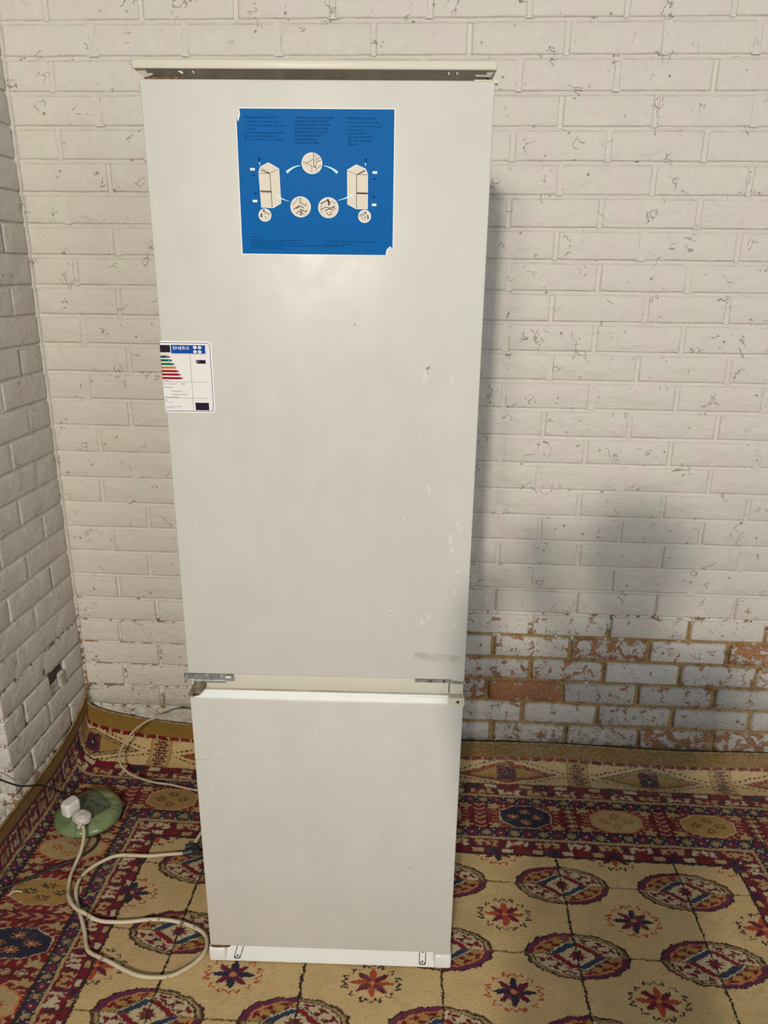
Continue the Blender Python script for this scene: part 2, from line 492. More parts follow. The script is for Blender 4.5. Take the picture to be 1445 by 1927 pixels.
# fragments left in the broken pocket
bm = bm_new()
box(bm, -.030, -.004, -.190, -.150, zb(23)+.006, zb(23)+.034, .005)
box(bm, -.022, .003, -.148, -.122, zb(23)+.004, zb(23)+.045, .004)
for v in bm.verts: v.co += Vector((RND.uniform(-.002, .002), RND.uniform(-.003, .003), RND.uniform(-.003, .003)))
o = done('brick_fragment', bm, M_BRICK, wall_left); tag(o, 'broken brick fragment beside a dark pocket'); o['wear'] = .35; o['rough'] = .9
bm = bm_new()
box(bm, -.05, -.0065, -.196, -.115, zb(23)+.030, zb(22)-.008, .006)  # near-black block stands in for the shade inside the hole
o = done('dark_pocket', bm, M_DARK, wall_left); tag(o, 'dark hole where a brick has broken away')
# face that turns away from the corner
rperp = {}
for k in range(-1, 27):
    ps = [-.0, -.112, -.337, -.562] if k % 2 else [-.0, -.218, -.443, -.562]
    rperp[k] = ps[1:-1]
    for i in range(len(ps)-1):
        b, a = ps[i], ps[i+1]
        w = .05 if k < 23 else .2
        if k == 25: w = .36
        if k == 26: w = .5
        x0 = .0 if i == 0 else 0
        put_brick(wall_left, ((a+b)/2-(.017 if i == 0 else 0), -.4315, zb(k)-COURSE/2), 0, b-a-.0105-(.03 if i == 0 else 0), .5 if k > 22 else .1, w, .2 if k > 22 else 0, .2)
rm_ = wall_mortar('mortar', -.9, -.006, -2, 27, rperp, wall_left, lambda a, d, z: (a, -.4315+d, z), lower=22)
tag(rm_, kind='stuff')

# floor and the mortar-and-dust skirting under the lowest course
M_FLOOR = simple('concrete_floor', (.25, .22, .18), .85, var=.25, vscale=6, bump=.002, bscale=60)
bm = bm_new(); box(bm, -1.6, 3.2, -3.2, .10, -.13, -.012)
tag(done('floor', bm, M_FLOOR), kind='structure')

M_DIRT = NT('dusty_mortar')
_n = M_DIRT.noise(M_DIRT.pos(), 30, 8, .7); _f = M_DIRT.noise(M_DIRT.pos(sc=(.5, 1, 2.5)), 90, 6, .7)
_c = M_DIRT.mix(M_DIRT.ramp(_n, .4, .6), c4(.27, .19, .115), c4(.20, .135, .085))
_c = M_DIRT.mix(M_DIRT.ramp(_f, .55, .62), _c, c4(.42, .38, .33))
_c = M_DIRT.mix(M_DIRT.ramp(M_DIRT.noise(M_DIRT.pos(sc=(.35, 1, 2)), 34, 3), .62, .65), _c, c4(.05, .05, .05))
M_DIRT.set(M_DIRT.b, 'Base Color', _c); M_DIRT.b.inputs['Roughness'].default_value = .95
M_DIRT.set(M_DIRT.b, 'Normal', M_DIRT.bump(_f, .003))
bm = bm_new()
n = 150; rows = []
rr = random.Random(3)
for i in range(n+1):
    x = -.0+3.2*i/n
    zt = .080 + rr.uniform(-.003, .003)
    rows.append([bm.verts.new(p) for p in ((x, .02, zt+.004), (x, .002+rr.uniform(-.001, .001), zt), (x, -.004+rr.uniform(-.0015, .0015), .072), (x, -.010+rr.uniform(-.003, .003), .045), (x, -.013, -.012), (x, .04, -.012), (x, .04, .06))])
for i in range(n):
    for q in range(6): bm.faces.new((rows[i][q], rows[i][q+1], rows[i+1][q+1], rows[i+1][q]))
o = tag(done('baseboard_back', bm, M_DIRT.m, None, smooth=True, angle=60), kind='structure')

# ---------------------------------------------------------------- the carpet
def smooth01(t):
    t = np.clip(t, 0, 1); return t*t*(3-2*t)
V_OUT = .0625; U_OUT = -.120
def climb(d, r, amax=math.pi/2):
    """run of an edge that turns up against a wall: (horizontal, height) after an arc length d"""
    d = np.maximum(d, 0); a = np.minimum(d/r, amax); rest = np.maximum(d-r*amax, 0)
    return r*np.sin(a)+rest*np.cos(amax), r*(1-np.cos(a))+rest*np.sin(amax)
def rug_pos(U, V):
    t1 = smooth01(U/.34); t2 = smooth01((U-.36)/.45)
    vs = -.155 + t1*.060 + t2*.040
    rb = -vs - .013
    sq = 1 - .08*t2*0
    h, zb_ = climb((V-vs)*sq, rb)
    Y = np.where(V > vs, vs + h, V)
    t3 = smooth01((V+.32)/.30)
    us = .036 + t3*.050
    rl = us - .004
    hl, zl = climb(us-U, rl)
    X = np.where(U < us, us - hl, U)
    Z = (np.maximum(zb_, 0)**4 + np.maximum(zl, 0)**4)**.25
    Z = Z + .045*np.exp(-((U+.10)**2+(V-.05)**2)/.14**2)
    # slow waves of the loose edge
    Z = Z + .004*smooth01((V+.14)/.1)*np.sin(U*9.0+1)*smooth01((U-.2)/.2)
    X = X + .0
    return X, Y, Z + .0045
def rug_at(u, v, dz=0):
    X, Y, Z = rug_pos(np.array([u*1.0]), np.array([v*1.0])); return (float(X[0]), float(Y[0]), float(Z[0])+dz)

STEP = .002
us_ = np.arange(U_OUT, 2.357+STEP/2, STEP)
vs_ = np.arange(-1.42, V_OUT+STEP/2, STEP)
NU, NV = len(us_), len(vs_)
U, V = np.meshgrid(us_, vs_)

def vnoise(U, V, su, sv, seed):
    r = np.random.RandomState(seed)
    a = (U-U_OUT+.3)/su; b = (V+1.8)/sv
    n = int(max(a.max(), b.max()))+3
    G = r.rand(n, n); i = a.astype(int); j = b.astype(int)
    fa = a-i; fb = b-j; fa = fa*fa*(3-2*fa); fb = fb*fb*(3-2*fb)
    return (G[j, i]*(1-fa)+G[j, i+1]*fa)*(1-fb)+(G[j+1, i]*(1-fa)+G[j+1, i+1]*fa)*fb

PAL = dict(field=(.46, .325, .155), tan=(.34, .24, .11), ochre=(.29, .17, .05), cream=(.42, .35, .23), red=(.155, .011, .014), medal=(.41, .33, .20),
           dred=(.105, .009, .014), navy=(.022, .018, .038), dark=(.028, .017, .014), plum=(.105, .018, .045), orange=(.40, .15, .055),
           edge=(.205, .115, .025), brown=(.12, .065, .03), brick=(.30, .05, .02), teal=(.020, .035, .065), khaki=(.29, .205, .09))
C = np.zeros((NV, NU, 3), np.float32)
def put(mask, col, base=None):
    C[mask] = PAL[col]

# hand-knotted wobble
jx = (vnoise(U, V, .0031, .0031, 1)-.5)*.0050 + (vnoise(U, V, .02, .02, 2)-.5)*.004
jy = (vnoise(U, V, .0031, .0031, 3)-.5)*.0044 + (vnoise(U, V, .02, .02, 4)-.5)*.003
u = U + jx; v = V + jy
w = np.abs(u-1.117)
side = w
BP_W = [.780, .800, .842, .852, .881, 1.087, 1.112, 1.122, 1.166, 1.185, 1.237]
BP_V = [.371, .348, .319, .309, .278, .174, .147, .137, .111, .087, -.08]
# layer coordinate: 0 field edge, 1 dashes, 2 flowers, 3 line, 4 beads, 5 main, 6 beads, 7 line, 8 flowers, 9 dashes
tw = np.interp(w, BP_W, [0, 1, 2, 3, 4, 5, 6, 7, 8, 9, 10])
tw = np.where(w < .78, -1+w/.78, tw)
nv = -v
tv = np.interp(nv, BP_V[:10][::-1], list(range(0, 10))[::-1])
tv = np.where(nv > .371, -1+(1-(nv-.371)/1.2), tv)
tv = np.where(nv > .371, np.minimum(-.001, -(nv-.371)*1.2), tv)
backd = tv > tw                       # the back border rules here
t = np.maximum(tv, tw)
field = t < 0
along = np.where(backd, u, v*1.75)    # the weave is denser along the rug, so its long borders repeat sooner
lay = np.floor(t); fr = t-lay

# ---- field: ground, grid lines, medallions, small flowers
put(field, 'field')
pu, pv = .308, .202
iu = np.round((u-1.117)/pu); iv = np.round((v+.467)/pv)
a = u-(1.117+iu*pu); b = v-(-.467+iv*pv)
inside = field & (np.abs(iu) <= 2) & (v < -.37)
put(inside & (np.abs(a) < .0028), 'dark')
put(field & (np.abs(b) < .0017), 'brown')
A = a/.1175; B = b/.0585
th = np.arctan2(B, A)
R = np.hypot(A, B)*(1+.035*np.abs(np.sin(8*th)))
med = inside & (R < 1.04)
q_och = (A*B) < 0
put(med, 'dark')
put(med & (R < .99) & q_och, 'plum'); put(med & (R < .99) & ~q_och, 'brown')
put(med & (R < .955) & (R > .90) & ~q_och, 'khaki'); put(med & (R < .90) & (R > .86) & ~q_och, 'dark')
put(med & (R < .86) & q_och, 'ochre'); put(med & (R < .86) & ~q_och, 'medal')
put(med & (R < .845) & (R > .80) & q_och, 'orange')
# sprigs in each quarter
for ang in (20, 47, 74):
    for s1 in (1, -1):
        for s2 in (1, -1):
            ca, sa = s1*math.cos(math.radians(ang)), s2*math.sin(math.radians(ang))
            rad = .66 if ang != 47 else .64
            x = A-ca*rad; y = B-sa*rad
            p = x*ca+y*sa; q = -x*sa*s1*s2+y*ca*s1*s2; p, q = p, q
            sp = ((np.abs(q-.25*np.abs(p)*np.sign(q)) < .032+.25*np.abs(p-.0)) & (np.abs(p) < .125) & (np.hypot(p, q) > .02) & (np.abs(q) < .12))
            put(med & sp & (R < .84), 'dred' if q_och is None else 'dred')
            put(med & (np.hypot(p-.10, np.abs(q)-.09) < .04) & (R < .84), 'red')
dm = np.abs(A)/.58+np.abs(B)/.72
hexa = np.maximum(dm, np.abs(B)/.58)
put(med & (hexa < 1.10), 'dark'); put(med & (hexa < 1.06), 'cream'); put(med & (hexa < .98) & q_och, 'teal'); put(med & (hexa < .98) & ~q_och, 'red')
wd = np.abs(A)/.38+np.abs(B)/.47
put(med & (wd < 1.06), 'dark'); put(med & (wd < 1), 'medal')
cr = np.hypot(A/.135, B/.20)*(1+.25*np.cos(8*th))
put(med & (cr < 1), 'dred'); put(med & (cr < .45), 'plum'); put(med & (np.hypot(np.abs(A)-.085, B) < .03), 'red')
put(med & (np.abs(A) < .020) & ((R > .5) | (wd < 1)), 'dark')
put(med & (np.abs(B) < .018) & (R > .32), 'brown')

def flowers(cond):
    iu2 = np.round((u-1.271)/pu); iv2 = np.round((v+.566)/pv)
    a = (u-(1.271+iu2*pu)); b = (v-(-.566+iv2*pv))
    ok = field & cond
    red = ((iu2+iv2) % 2) == 0
    A = a/.046; B = b/.032
    th = np.arctan2(B, A); R = np.hypot(A, B)
    put(ok & (R < .36) & red, 'brick'); put(ok & (R < .36) & ~red, 'navy')
    for q8 in range(8):
        an = q8*math.pi/4; axial = q8 % 2 == 0
        p = A*math.cos(an)+B*math.sin(an); q = -A*math.sin(an)+B*math.cos(an)
        L_ = 1.08 if axial else 1.00
        leaf = ok & (p > .12) & (p < L_) & (np.abs(q) < .185*np.sin(np.pi*np.clip((p-.05)/(L_-.03), 0, 1))**.8)
        if axial: put(leaf & red, 'brick'); put(leaf & ~red, 'navy')
        else: put(leaf, 'plum'); put(leaf & (np.abs(q) < .06), 'dred')
        wave = ok & (np.abs(p-(1.27+.10*np.cos(q*(15 if axial else 19)))) < .060) & (np.abs(q) < (.46 if axial else .20))
        tail = ok & axial & (np.abs(np.abs(q)-.46) < .06) & (p > 1.08) & (p < 1.30)
        put((wave | tail) & red, 'dark'); put((wave | tail) & ~red, 'brick')
    put(ok & (R < .15), 'orange')
flowers(~med)
put(field & (t > -.006) & (v < -.30), 'dark')

# ---- strip of dashes
def dashes(m, al, per, fr):
    put(m, 'dred')
    D = al/per; k = np.floor(D); p = D-k-.5; kk = k.astype(int) % 4
    band = m & (np.abs(fr-.5) < .30) & (np.abs(p) < .36)
    for i, c_ in enumerate(('cream', 'red', 'tan', 'navy')): put(band & (kk == i), c_)
    put(m & (np.abs(fr-.5) > .42), 'navy')
dashes(lay == 0, along, .040, fr)
dashes((lay == 9) & ~backd, along, .040, fr)
dashes((lay == 8) & backd, along, .052, fr)

# ---- narrow flower band
def rosette(m, x, y, c1, c2, n=8, r=1.0):
    R = np.hypot(x, y); T = np.arctan2(y, x)
    put(m & (R < r*(.72+.28*np.cos(n*T))), c1); put(m & (R < .22*r), c2)
def flower_band(m, al, per, fr):
    put(m, 'red')
    fr = fr + (vnoise(u, v, .007, .007, 32)-.5)*.35; al = al + (vnoise(u, v, .008, .008, 33)-.5)*.012
    D = al/per; k = np.round(D); p = (D-k); kk = k.astype(int) % 2; y = (fr-.5)
    nz = vnoise(u, v, .006, .006, 31)
    put(m & (nz > .62), 'dred'); put(m & (nz < .22), 'plum')
    R0 = m & (kk == 0); R1 = m & (kk == 1)
    # crab-like cream figure
    for ml, cc in ((R0, 'cream'), (R1, 'tan')):
        arch = np.abs(np.hypot(p/.34, (y+.05)/.38)-.82) < .20
        put(ml & arch & (y > -.30) & ((np.abs(p) > .08) | (y > 0)), cc)
        put(ml & (np.abs(np.abs(p)-.30) < .06) & (np.abs(y) < .38), cc)
        put(ml & (np.hypot(p/.09, (y-.02)/.22) < 1), cc)
        put(ml & (np.hypot(p/.16, (y+.30)/.14) < 1), 'red')
    e = np.abs(np.abs(p)-.5)
    put(m & ((e/.10+np.abs(y-.0)/.42) < 1), 'navy'); put(m & ((e/.04+np.abs(y)/.16) < 1), 'red')
flower_band(lay == 1, along, .083, fr)
flower_band((lay == 7) & (backd | True), along, .083, 1-fr)
flower_band((lay == 8) & ~backd, along, .083, fr)
# ---- plain guard lines
for L in (2, 6):
    m_ = lay == L
    put(m_, 'tan'); put(m_ & (np.abs(fr-.5) > .40), 'brown'); put(m_ & (np.abs(fr-.5) < .07), 'khaki')
# ---- bead rows
def beads(m, al, per, fr):
    put(m, 'navy')
    D = al/per; p = D-np.round(D); o = (D+.5)-np.round(D+.5); y = fr-.5
    rosette(m, p/.20, y/.44, 'khaki', 'orange', 8)
    put(m & (np.hypot(o/.19, y/.40) < 1), 'plum'); put(m & (np.hypot(o/.10, y/.2) < 1), 'red')
    put(m & (np.hypot(o/.03, y/.09) < 1), 'cream')
    e = np.abs(np.abs(p)-.25)
    put(m & (np.hypot(e/.035, (np.abs(y)-.36)/.09) < 1), 'cream')
beads(lay == 3, along, .078, fr); beads(lay == 5, along, .078, fr)
# ---- main border with its octagons
m_ = lay == 4
put(m_, 'red')
nz = vnoise(u, v, .005, .005, 77)
put(m_ & (nz > .80), 'dred'); put(m_ & (nz < .10), 'plum')
AA = np.where(backd, (u-1.362)/.257, (v+.578)/.146); jj = np.round(AA); p = AA-jj; q = fr-.5
typ = np.where(backd, np.mod(jj, 3), np.mod(2-jj, 3)).astype(int)
sc = np.where(backd, 1.0, 1.0)
on = np.maximum(np.maximum(np.abs(p)/.272, np.abs(q)/.405), (np.abs(p)/.272+np.abs(q)/.405)*.70)
oc = m_ & (on < 1.0)
T = np.arctan2(q/.4, p/.27)
tick = m_ & (on > 1.12) & (on < 1.36) & (np.sin(T*26+on*9) > .62)
put(tick & (typ != 1), 'khaki'); put(tick & (typ == 1), 'tan'); put(m_ & (on > 1.0) & (on < 1.05), 'cream')
put(m_ & (on > 1.0) & (on < 1.08) & (typ == 1), 'orange')
put(oc & (typ == 0), 'navy'); put(oc & (typ == 1), 'tan'); put(oc & (typ == 2), 'ochre')
for dx, dy in ((.13, 0), (-.13, 0), (0, .20), (0, -.20)):
    for ty, c1, c2 in ((0, 'orange', 'cream'), (1, 'brick', 'tan'), (2, 'dark', 'ochre')):
        mk = oc & (typ == ty)
        x = (p-dx)/.068; y = (q-dy)/.115
        Rr = np.hypot(x, y); Tt = np.arctan2(y, x)
        lim = (.60+.42*np.cos(8*Tt)) if ty != 2 else (.62+.42*np.cos(8*Tt))
        put(mk & (Rr < lim) & ((Rr > .30) | (ty == 0)), c1); put(mk & (Rr < .2), c2)
for dx, dy in ((.34, .36), (-.34, .36), (.34, -.36), (-.34, -.36)):
    rosette(m_ & (on > 1.3), (p-dx)/.075, (q-dy)/.14, 'tan', 'tan', 5, 1.15)
dv = m_ & (np.abs(np.abs(p)-.5) < .085)
par = np.mod(np.floor(AA), 2) == 0
put(dv & (np.abs(np.abs(np.abs(p)-.5)-.078) < .010), 'dark')
e = np.abs(np.abs(p)-.5); core = dv & (e < .062)
put(core & ~par, 'plum'); put(core & par, 'dred')
zz = np.mod(q*6.0 - e*9, 1.0); put(core & ~par & (zz < .45), 'orange')
z2 = np.mod(q*5.5, 1.0)-.5; put(core & par & (np.abs(np.abs(z2)*.14+e*.9-.052) < .010), 'tan'); put(core & par & (np.hypot(e/.02, z2/.18) < 1), 'cream')
put(m_ & ((fr < .035) | (fr > .965)), 'dark')

# ---- woven end strip with long lozenges, then the bound edge
es = backd & (nv < .087) & (w < 1.187)
es = (nv < .087) & (w < 1.187)
put(es, 'field')
yb = (nv-.043)/.044; P_ = (u-1.327)/.436; k_ = np.round(P_); x_ = (u-1.327)-k_*.436; ax_ = np.abs(x_)
lz = ax_/.150+np.abs(yb)/.86
put(es & (np.abs(lz-1.0) < .035), 'dark')
alt = np.mod(k_, 2) == 0
put(es & (lz < .965) & alt, 'brick'); put(es & (lz < .965) & ~alt, 'khaki')
put(es & (np.abs(lz-.80) < .03), 'dark'); put(es & (lz < .77), 'ochre')
hx = np.maximum(ax_/.026, np.abs(yb)/.50); put(es & (hx < 1.12), 'dark'); put(es & (hx < 1.0), 'plum')
rosette(es & (hx < 1.1), x_/.022, yb/.46, 'dark', 'cream', 8, 1.1); put(es & (np.hypot(x_/.010, yb/.2) < 1), 'navy'); put(es & (np.hypot(x_/.004, yb/.08) < 1), 'cream')
dd = np.abs(ax_/.150+np.abs(yb)/.86-1.33)
put(es & (dd < .055) & (np.sin(u*420) > -.25) & (ax_ < .185), 'dark')
ld = np.abs(ax_-.218)
put(es & (ld < .034), 'ochre'); put(es & (ld < .027) & (np.abs(yb) < .86), 'tan')
put(es & (ld < .023) & (np.abs(np.mod(yb*2.6, 1)-.5) < .23) & (np.abs(yb) < .82) & (np.sin(u*900) > -.7), 'dred')
put(es & (ld < .014) & (np.abs(np.mod(yb*2.6+.5, 1)-.5) < .15), 'dark')
rd = (nv < .001) & (nv > -.010) & (w < 1.187)
put(rd, 'dred'); put(rd & (np.sin(u*170) > .35), 'red'); put(rd & (np.sin(u*170+2) > .85), 'tan')
ed = (nv <= -.010) | (w >= 1.187)
put(ed, 'edge'); put(ed & (w < 1.193) & (nv > .0), 'dred')

# ---- wear, dust and dirt that belong to the pile itself
n1 = vnoise(U, V, .16, .11, 5); n2 = vnoise(U, V, .035, .03, 6); n3 = vnoise(U, V, .004, .0035, 8)
k = (.84+.18*n1+.14*n2)[..., None]
C *= k
C *= (.90+.22*NP.rand(NV, NU))[..., None].astype(np.float32)
dirt = np.clip((n2*.55+vnoise(U, V, .012, .010, 9)*.45-.66)*6, 0, 1)[..., None]
C = C*(1-.18*dirt)+np.array([.16, .12, .06])*.18*dirt
sp = (vnoise(U, V, .0045, .0045, 12) > .965)[..., None]
C = np.where(sp & (NP.rand(NV, NU, 1) > .35), C*.45, C)
# pale plaster dust thickening towards the wall on the right
dust = np.clip((V+.16)/.2, 0, 1)*np.clip((U-.9)/.4, 0, 1)*np.clip(n3*1.6-.45+.25*n2, 0, 1)
dust = (.42*dust)[..., None]
C = C*(1-dust)+np.array([.36, .30, .24])*dust

X, Y, Z = rug_pos(U, V)
Z = Z + (NP.rand(NV, NU)-.5)*.0010 + (n2-.5)*.0016
me = bpy.data.meshes.new('carpet_pile')
co = np.stack([X, Y, Z], -1).reshape(-1, 3).astype(np.float32)
idx = np.arange(NU*NV, dtype=np.int32).reshape(NV, NU)
quads = np.stack([idx[:-1, :-1], idx[:-1, 1:], idx[1:, 1:], idx[1:, :-1]], -1).reshape(-1, 4)
me.vertices.add(len(co)); me.vertices.foreach_set('co', co.ravel())
me.loops.add(quads.size); me.loops.foreach_set('vertex_index', quads.ravel())
me.polygons.add(len(quads)); me.polygons.foreach_set('loop_start', np.arange(0, quads.size, 4, dtype=np.int32))
me.update(calc_edges=True)
att = me.color_attributes.new('wool', 'FLOAT_COLOR', 'POINT')
att.data.foreach_set('color', np.concatenate([np.clip(C, .004, 1).reshape(-1, 3), np.ones((len(co), 1))], 1).astype(np.float32).ravel())
s = NT('carpet_wool')
at = s.n('ShaderNodeAttribute'); at.attribute_name = 'wool'
s.set(s.b, 'Base Color', at.outputs['Color']); s.b.inputs['Roughness'].default_value = .95
s.b.inputs['Specular IOR Level'].default_value = .12
s.b.inputs['Sheen Weight'].default_value = .08
rug = empty('carpet', (0, 0, 0))
pile = link('pile', me, s.m, rug)
tag(rug, 'patterned red and beige woollen carpet with medallions, its back edge curling up the wall', 'carpet')
# canvas back, a coarse sheet just under the pile
bu = np.arange(U_OUT, 2.358, .0215); bv = np.arange(-1.42, V_OUT+.001, .019)
bu[-1] = us_[-1]; bv[-1] = V_OUT
BU, BV = np.meshgrid(bu, bv); BX, BY, BZ = rug_pos(BU, BV)
BXn, BYn, BZn = BX, BY, BZ-.0042
lift = np.clip(BZ/.08, 0, 1)
bm = bm_new(); g = [[bm.verts.new((BX[j, i]-.0015*min(1, max(0, -BU[j, i]/.05)), BY[j, i]+.006*lift[j, i]*(BV[j, i] > -.1), BZn[j, i])) for i in range(len(bu))] for j in range(len(bv))]
for j in range(len(bv)-1):
    for i in range(len(bu)-1): bm.faces.new((g[j][i], g[j][i+1], g[j+1][i+1], g[j+1][i]))
done('canvas_backing', bm, simple('jute_backing', (.17, .125, .07), .95, var=.3, vscale=60), rug, smooth=True)
# bound rim along the raised edges
tube('bound_edge', [rug_at(x, V_OUT, -.001) for x in np.linspace(U_OUT, 2.35, 60)], .0034, simple('edge_binding', (.24, .165, .075), .95, var=.35, vscale=70, bump=.001), rug, res=3)
tube('bound_edge', [rug_at(U_OUT, y, -.001) for y in np.linspace(-1.4, V_OUT, 40)], .0034, bpy.data.materials['edge_binding'], rug, res=3)

# ---- flakes of paint fallen on the carpet and along the wall foot
bm = bm_new(); r = random.Random(21)
for i in range(620):
    if i < 420: uu = 1.14+r.random()*1.1; vv = .05-abs(r.gauss(0, .085))
    else: uu = r.uniform(.05, 2.2); vv = r.uniform(-1.0, -.05)
    if .55 < uu < 1.16 and vv < -.15: continue
    p = rug_at(uu, vv, .0010); sz = r.choice((.0006, .0008, .001, .0012, .0016)) * (1.5 if r.random() < .04 else 1)
    a = r.random()*6.28
    q = [bm.verts.new((p[0]+sz*math.cos(a+k*1.57)*r.uniform(.6, 1.3), p[1]+sz*math.sin(a+k*1.57)*r.uniform(.6, 1.3), p[2]+r.uniform(0, .0009))) for k in range(4)]
    tp = bm.verts.new((p[0], p[1], p[2]+sz*.9))
    bm.faces.new(q)
    for k in range(4): bm.faces.new((q[k], q[(k+1) % 4], tp))
tag(done('paint_flakes', bm, simple('paint_flake', (.62, .60, .55), .6)), 'tiny white paint flakes scattered over the carpet and wall foot', 'debris', kind='stuff')

# ---------------------------------------------------------------- the fridge freezer
FW, FH = .536, 1.771
fr_ = empty('fridge_freezer', (.5992, -.7403, .0060), .0303)
tag(fr_, 'tall white built-in fridge freezer with a blue instruction sheet on its upper door', 'fridge')
DT = .022     # door thickness; doors stand in front of the cabinet (y 0..DT), cabinet behind
bm = bm_new()
box(bm, .004, FW-.004, .030, .545, .004, 1.744, .004)
box(bm, .012, FW-.012, DT+.001, .034, .046, .684, .002)           # door gasket zone, freezer
box(bm, .012, FW-.012, DT+.001, .034, .735, 1.742, .002)
done('cabinet', bm, M_ENAMEL, fr_, smooth=True, angle=30)

def door(name, z0, z1, mat):
    bm = bm_new()
    box(bm, 0, FW-.002, 0, DT, z0, z1, .0028, 3)
    return done(name, bm, mat, fr_, smooth=True, angle=40)
upper = door('upper_door', .733, 1.7465, M_ENAMEL)
lower = door('freezer_door', .046, .6795, M_ENAMEL)
# bent lug at the upper door's top right corner
bm = bm_new()
box(bm, FW-.034, FW-.001, .0, .012, 1.7455, 1.7475, .0006)
box(bm, FW-.006, FW+.0025, -.001, .010, 1.7420, 1.7480, .001)
done('corner_lug', bm, M_EDGE, upper, smooth=True, angle=40)
# sloping lip atop the freezer door; its upward-lit brightness painted with lighter enamel
bm = bm_new()
pr = [(.0, .6795), (.0, .6810), (.0085, .6935), (.020, .6945), (.020, .6795)]
for x0, x1 in ((.010, FW-.030),):
    a = [bm.verts.new((x0, p[0], p[1])) for p in pr]; b = [bm.verts.new((x1, p[0], p[1])) for p in pr]
    bm.faces.new(a[::-1]); bm.faces.new(b)
    for i in range(5): bm.faces.new((a[i], a[(i+1) % 5], b[(i+1) % 5], b[i]))
done('top_lip', bm, M_GLOSS, lower)
bm = bm_new()
extr(bm, rrect(.438, .499, .6835, .6905, .003), .0010, .0045)
for v in bm.verts: v.co.y += (v.co.z-.682)*.62-.0012
done('grip_recess', bm, M_GLOSS, lower, smooth=True, angle=50)
bm = bm_new()
extr(bm, [(.506, .6940), (.506, .6830), (.510, .6770), (.534, .6755), (.536, .6790), (.5355, .6945)], -.0015, .020)
o = done('end_cap', bm, M_EDGE, lower, smooth=True, angle=40); tag(o, 'cream end cap with a small rusty screw')
bm = bm_new(); cyl(bm, (.523, -.0032, .6860), (.523, .002, .6860), .0028, n=12)
done('screw', bm, M_RUST, o)

# cross bar of the cabinet between the doors
bm = bm_new()
box(bm, .004, .505, .0065, .034, .6990, .7325, .0012)
box(bm, .5065, FW-.003, .0060, .034, .6990, .7325, .0012)
cb = done('cross_bar', bm, M_EDGE, fr_, smooth=True, angle=40)
bm = bm_new(); box(bm, .010, FW-.010, .0100, .03, .6943, .6992)
done('gasket', bm, simple('grey_gasket', (.33, .30, .24), .6, var=.2), cb)
# left hinge of galvanised steel with screws, and the tarnished lower bracket
bm = bm_new()
extr(bm, rrect(.010, .0885, .7165, .7315, .001) , .0030, .0060)
box(bm, .010, .072, .0010, .0065, .7135, .7180, .0004)
extr(bm, [(-.0085, .7320), (.012, .7325), (.012, .7220), (.001, .7210), (-.003, .7130), (-.0068, .7110), (-.0085, .7150)], .0010, .0042)
hg = tag(done('middle_hinge', bm, M_STEEL, fr_, smooth=False), 'galvanised steel hinge plate')
for x, z, r_ in ((.0135, .7252, .0026), (.0355, .7262, .0036), (.0635, .7258, .0036)):
    bm = bm_new(); cyl(bm, (x, -.0006, z), (x, .0040, z), r_*.8, r_, n=14)
    bmesh.ops.create_icosphere(bm, subdivisions=2, radius=r_*.75, matrix=Matrix.Translation((x, -.0002, z)) @ Matrix.Diagonal((1, .45, 1, 1)))
    done('screw', bm, M_STEEL, hg, smooth=True, angle=40)
bm = bm_new(); extr(bm, rrect(.0725, .0835, .7238, .7272, .0016), .0022, .0034)
done('slot', bm, M_PLASTIC, hg)
for z in (.7290, .7150):
    bm = bm_new(); cyl(bm, (-.0062, .0002, z), (-.0062, .0012, z), .0012, n=10); done('rivet_hole', bm, M_SLOT, hg)
bm = bm_new()
a = [(.012, .7140), (.0330, .7150), (.0335, .7060), (.0250, .6950), (.0190, .6880), (.0010, .6868), (-.0010, .6910), (.0070, .7060)]
extr(bm, a, -.0020, .0080)
for v in bm.verts:
    if v.co.z < .700: v.co.y -= .004
o = tag(done('lower_bracket', bm, M_BRASS, fr_, smooth=False), 'tarnished brown hinge bracket under the steel plate')
bm = bm_new(); cyl(bm, (.012, -.0085, .6905), (.012, -.0040, .6905), .0022, n=12); done('pin', bm, M_SLOT, o)
# right hinge, thinner and half hidden by the door
bm = bm_new()
extr(bm, rrect(.4400, .5050, .7245, .7318, .0008), .0030, .0060)
extr(bm, [(.505, .7300), (.536, .7270), (.5375, .7230), (.505, .7240)], .0020, .0055)
h2 = tag(done('middle_hinge', bm, M_STEEL, fr_), 'thin steel hinge strip at the right')
for x in (.4690, .4955):
    bm = bm_new(); cyl(bm, (x, .0008, .7285), (x, .0036, .7285), .0026, n=12); done('screw', bm, M_DARK, h2)
    bm = bm_new(); cyl(bm, (x+.0004, .0002, .7290), (x+.0004, .0012, .7290), .0010, n=10); done('screw_glint', bm, M_STEEL, h2)

# top plate: a folded metal sheet that overhangs, dark slot beneath it
bm = bm_new()
box(bm, -.0075, FW-.001, -.004, .548, 1.7590, 1.7715, .0020, 3)
tp = tag(done('top_plate', bm, M_EDGE, fr_, smooth=True, angle=40), 'cream folded metal top plate')
bm = bm_new()
for i in range(40):
    t_ = i/39.0
    x = .000+(.5085-.000)*t_
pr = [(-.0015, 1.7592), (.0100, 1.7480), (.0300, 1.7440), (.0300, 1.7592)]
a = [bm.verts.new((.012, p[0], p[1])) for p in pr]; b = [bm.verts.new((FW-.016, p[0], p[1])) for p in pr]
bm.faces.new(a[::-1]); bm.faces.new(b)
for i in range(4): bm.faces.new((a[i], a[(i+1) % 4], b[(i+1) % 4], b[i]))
done('vent_fold', bm, simple('shaded_metal', (.13, .112, .085), .55, var=.15, vscale=30), tp)  # the vent gap's shade is put into this dark colour
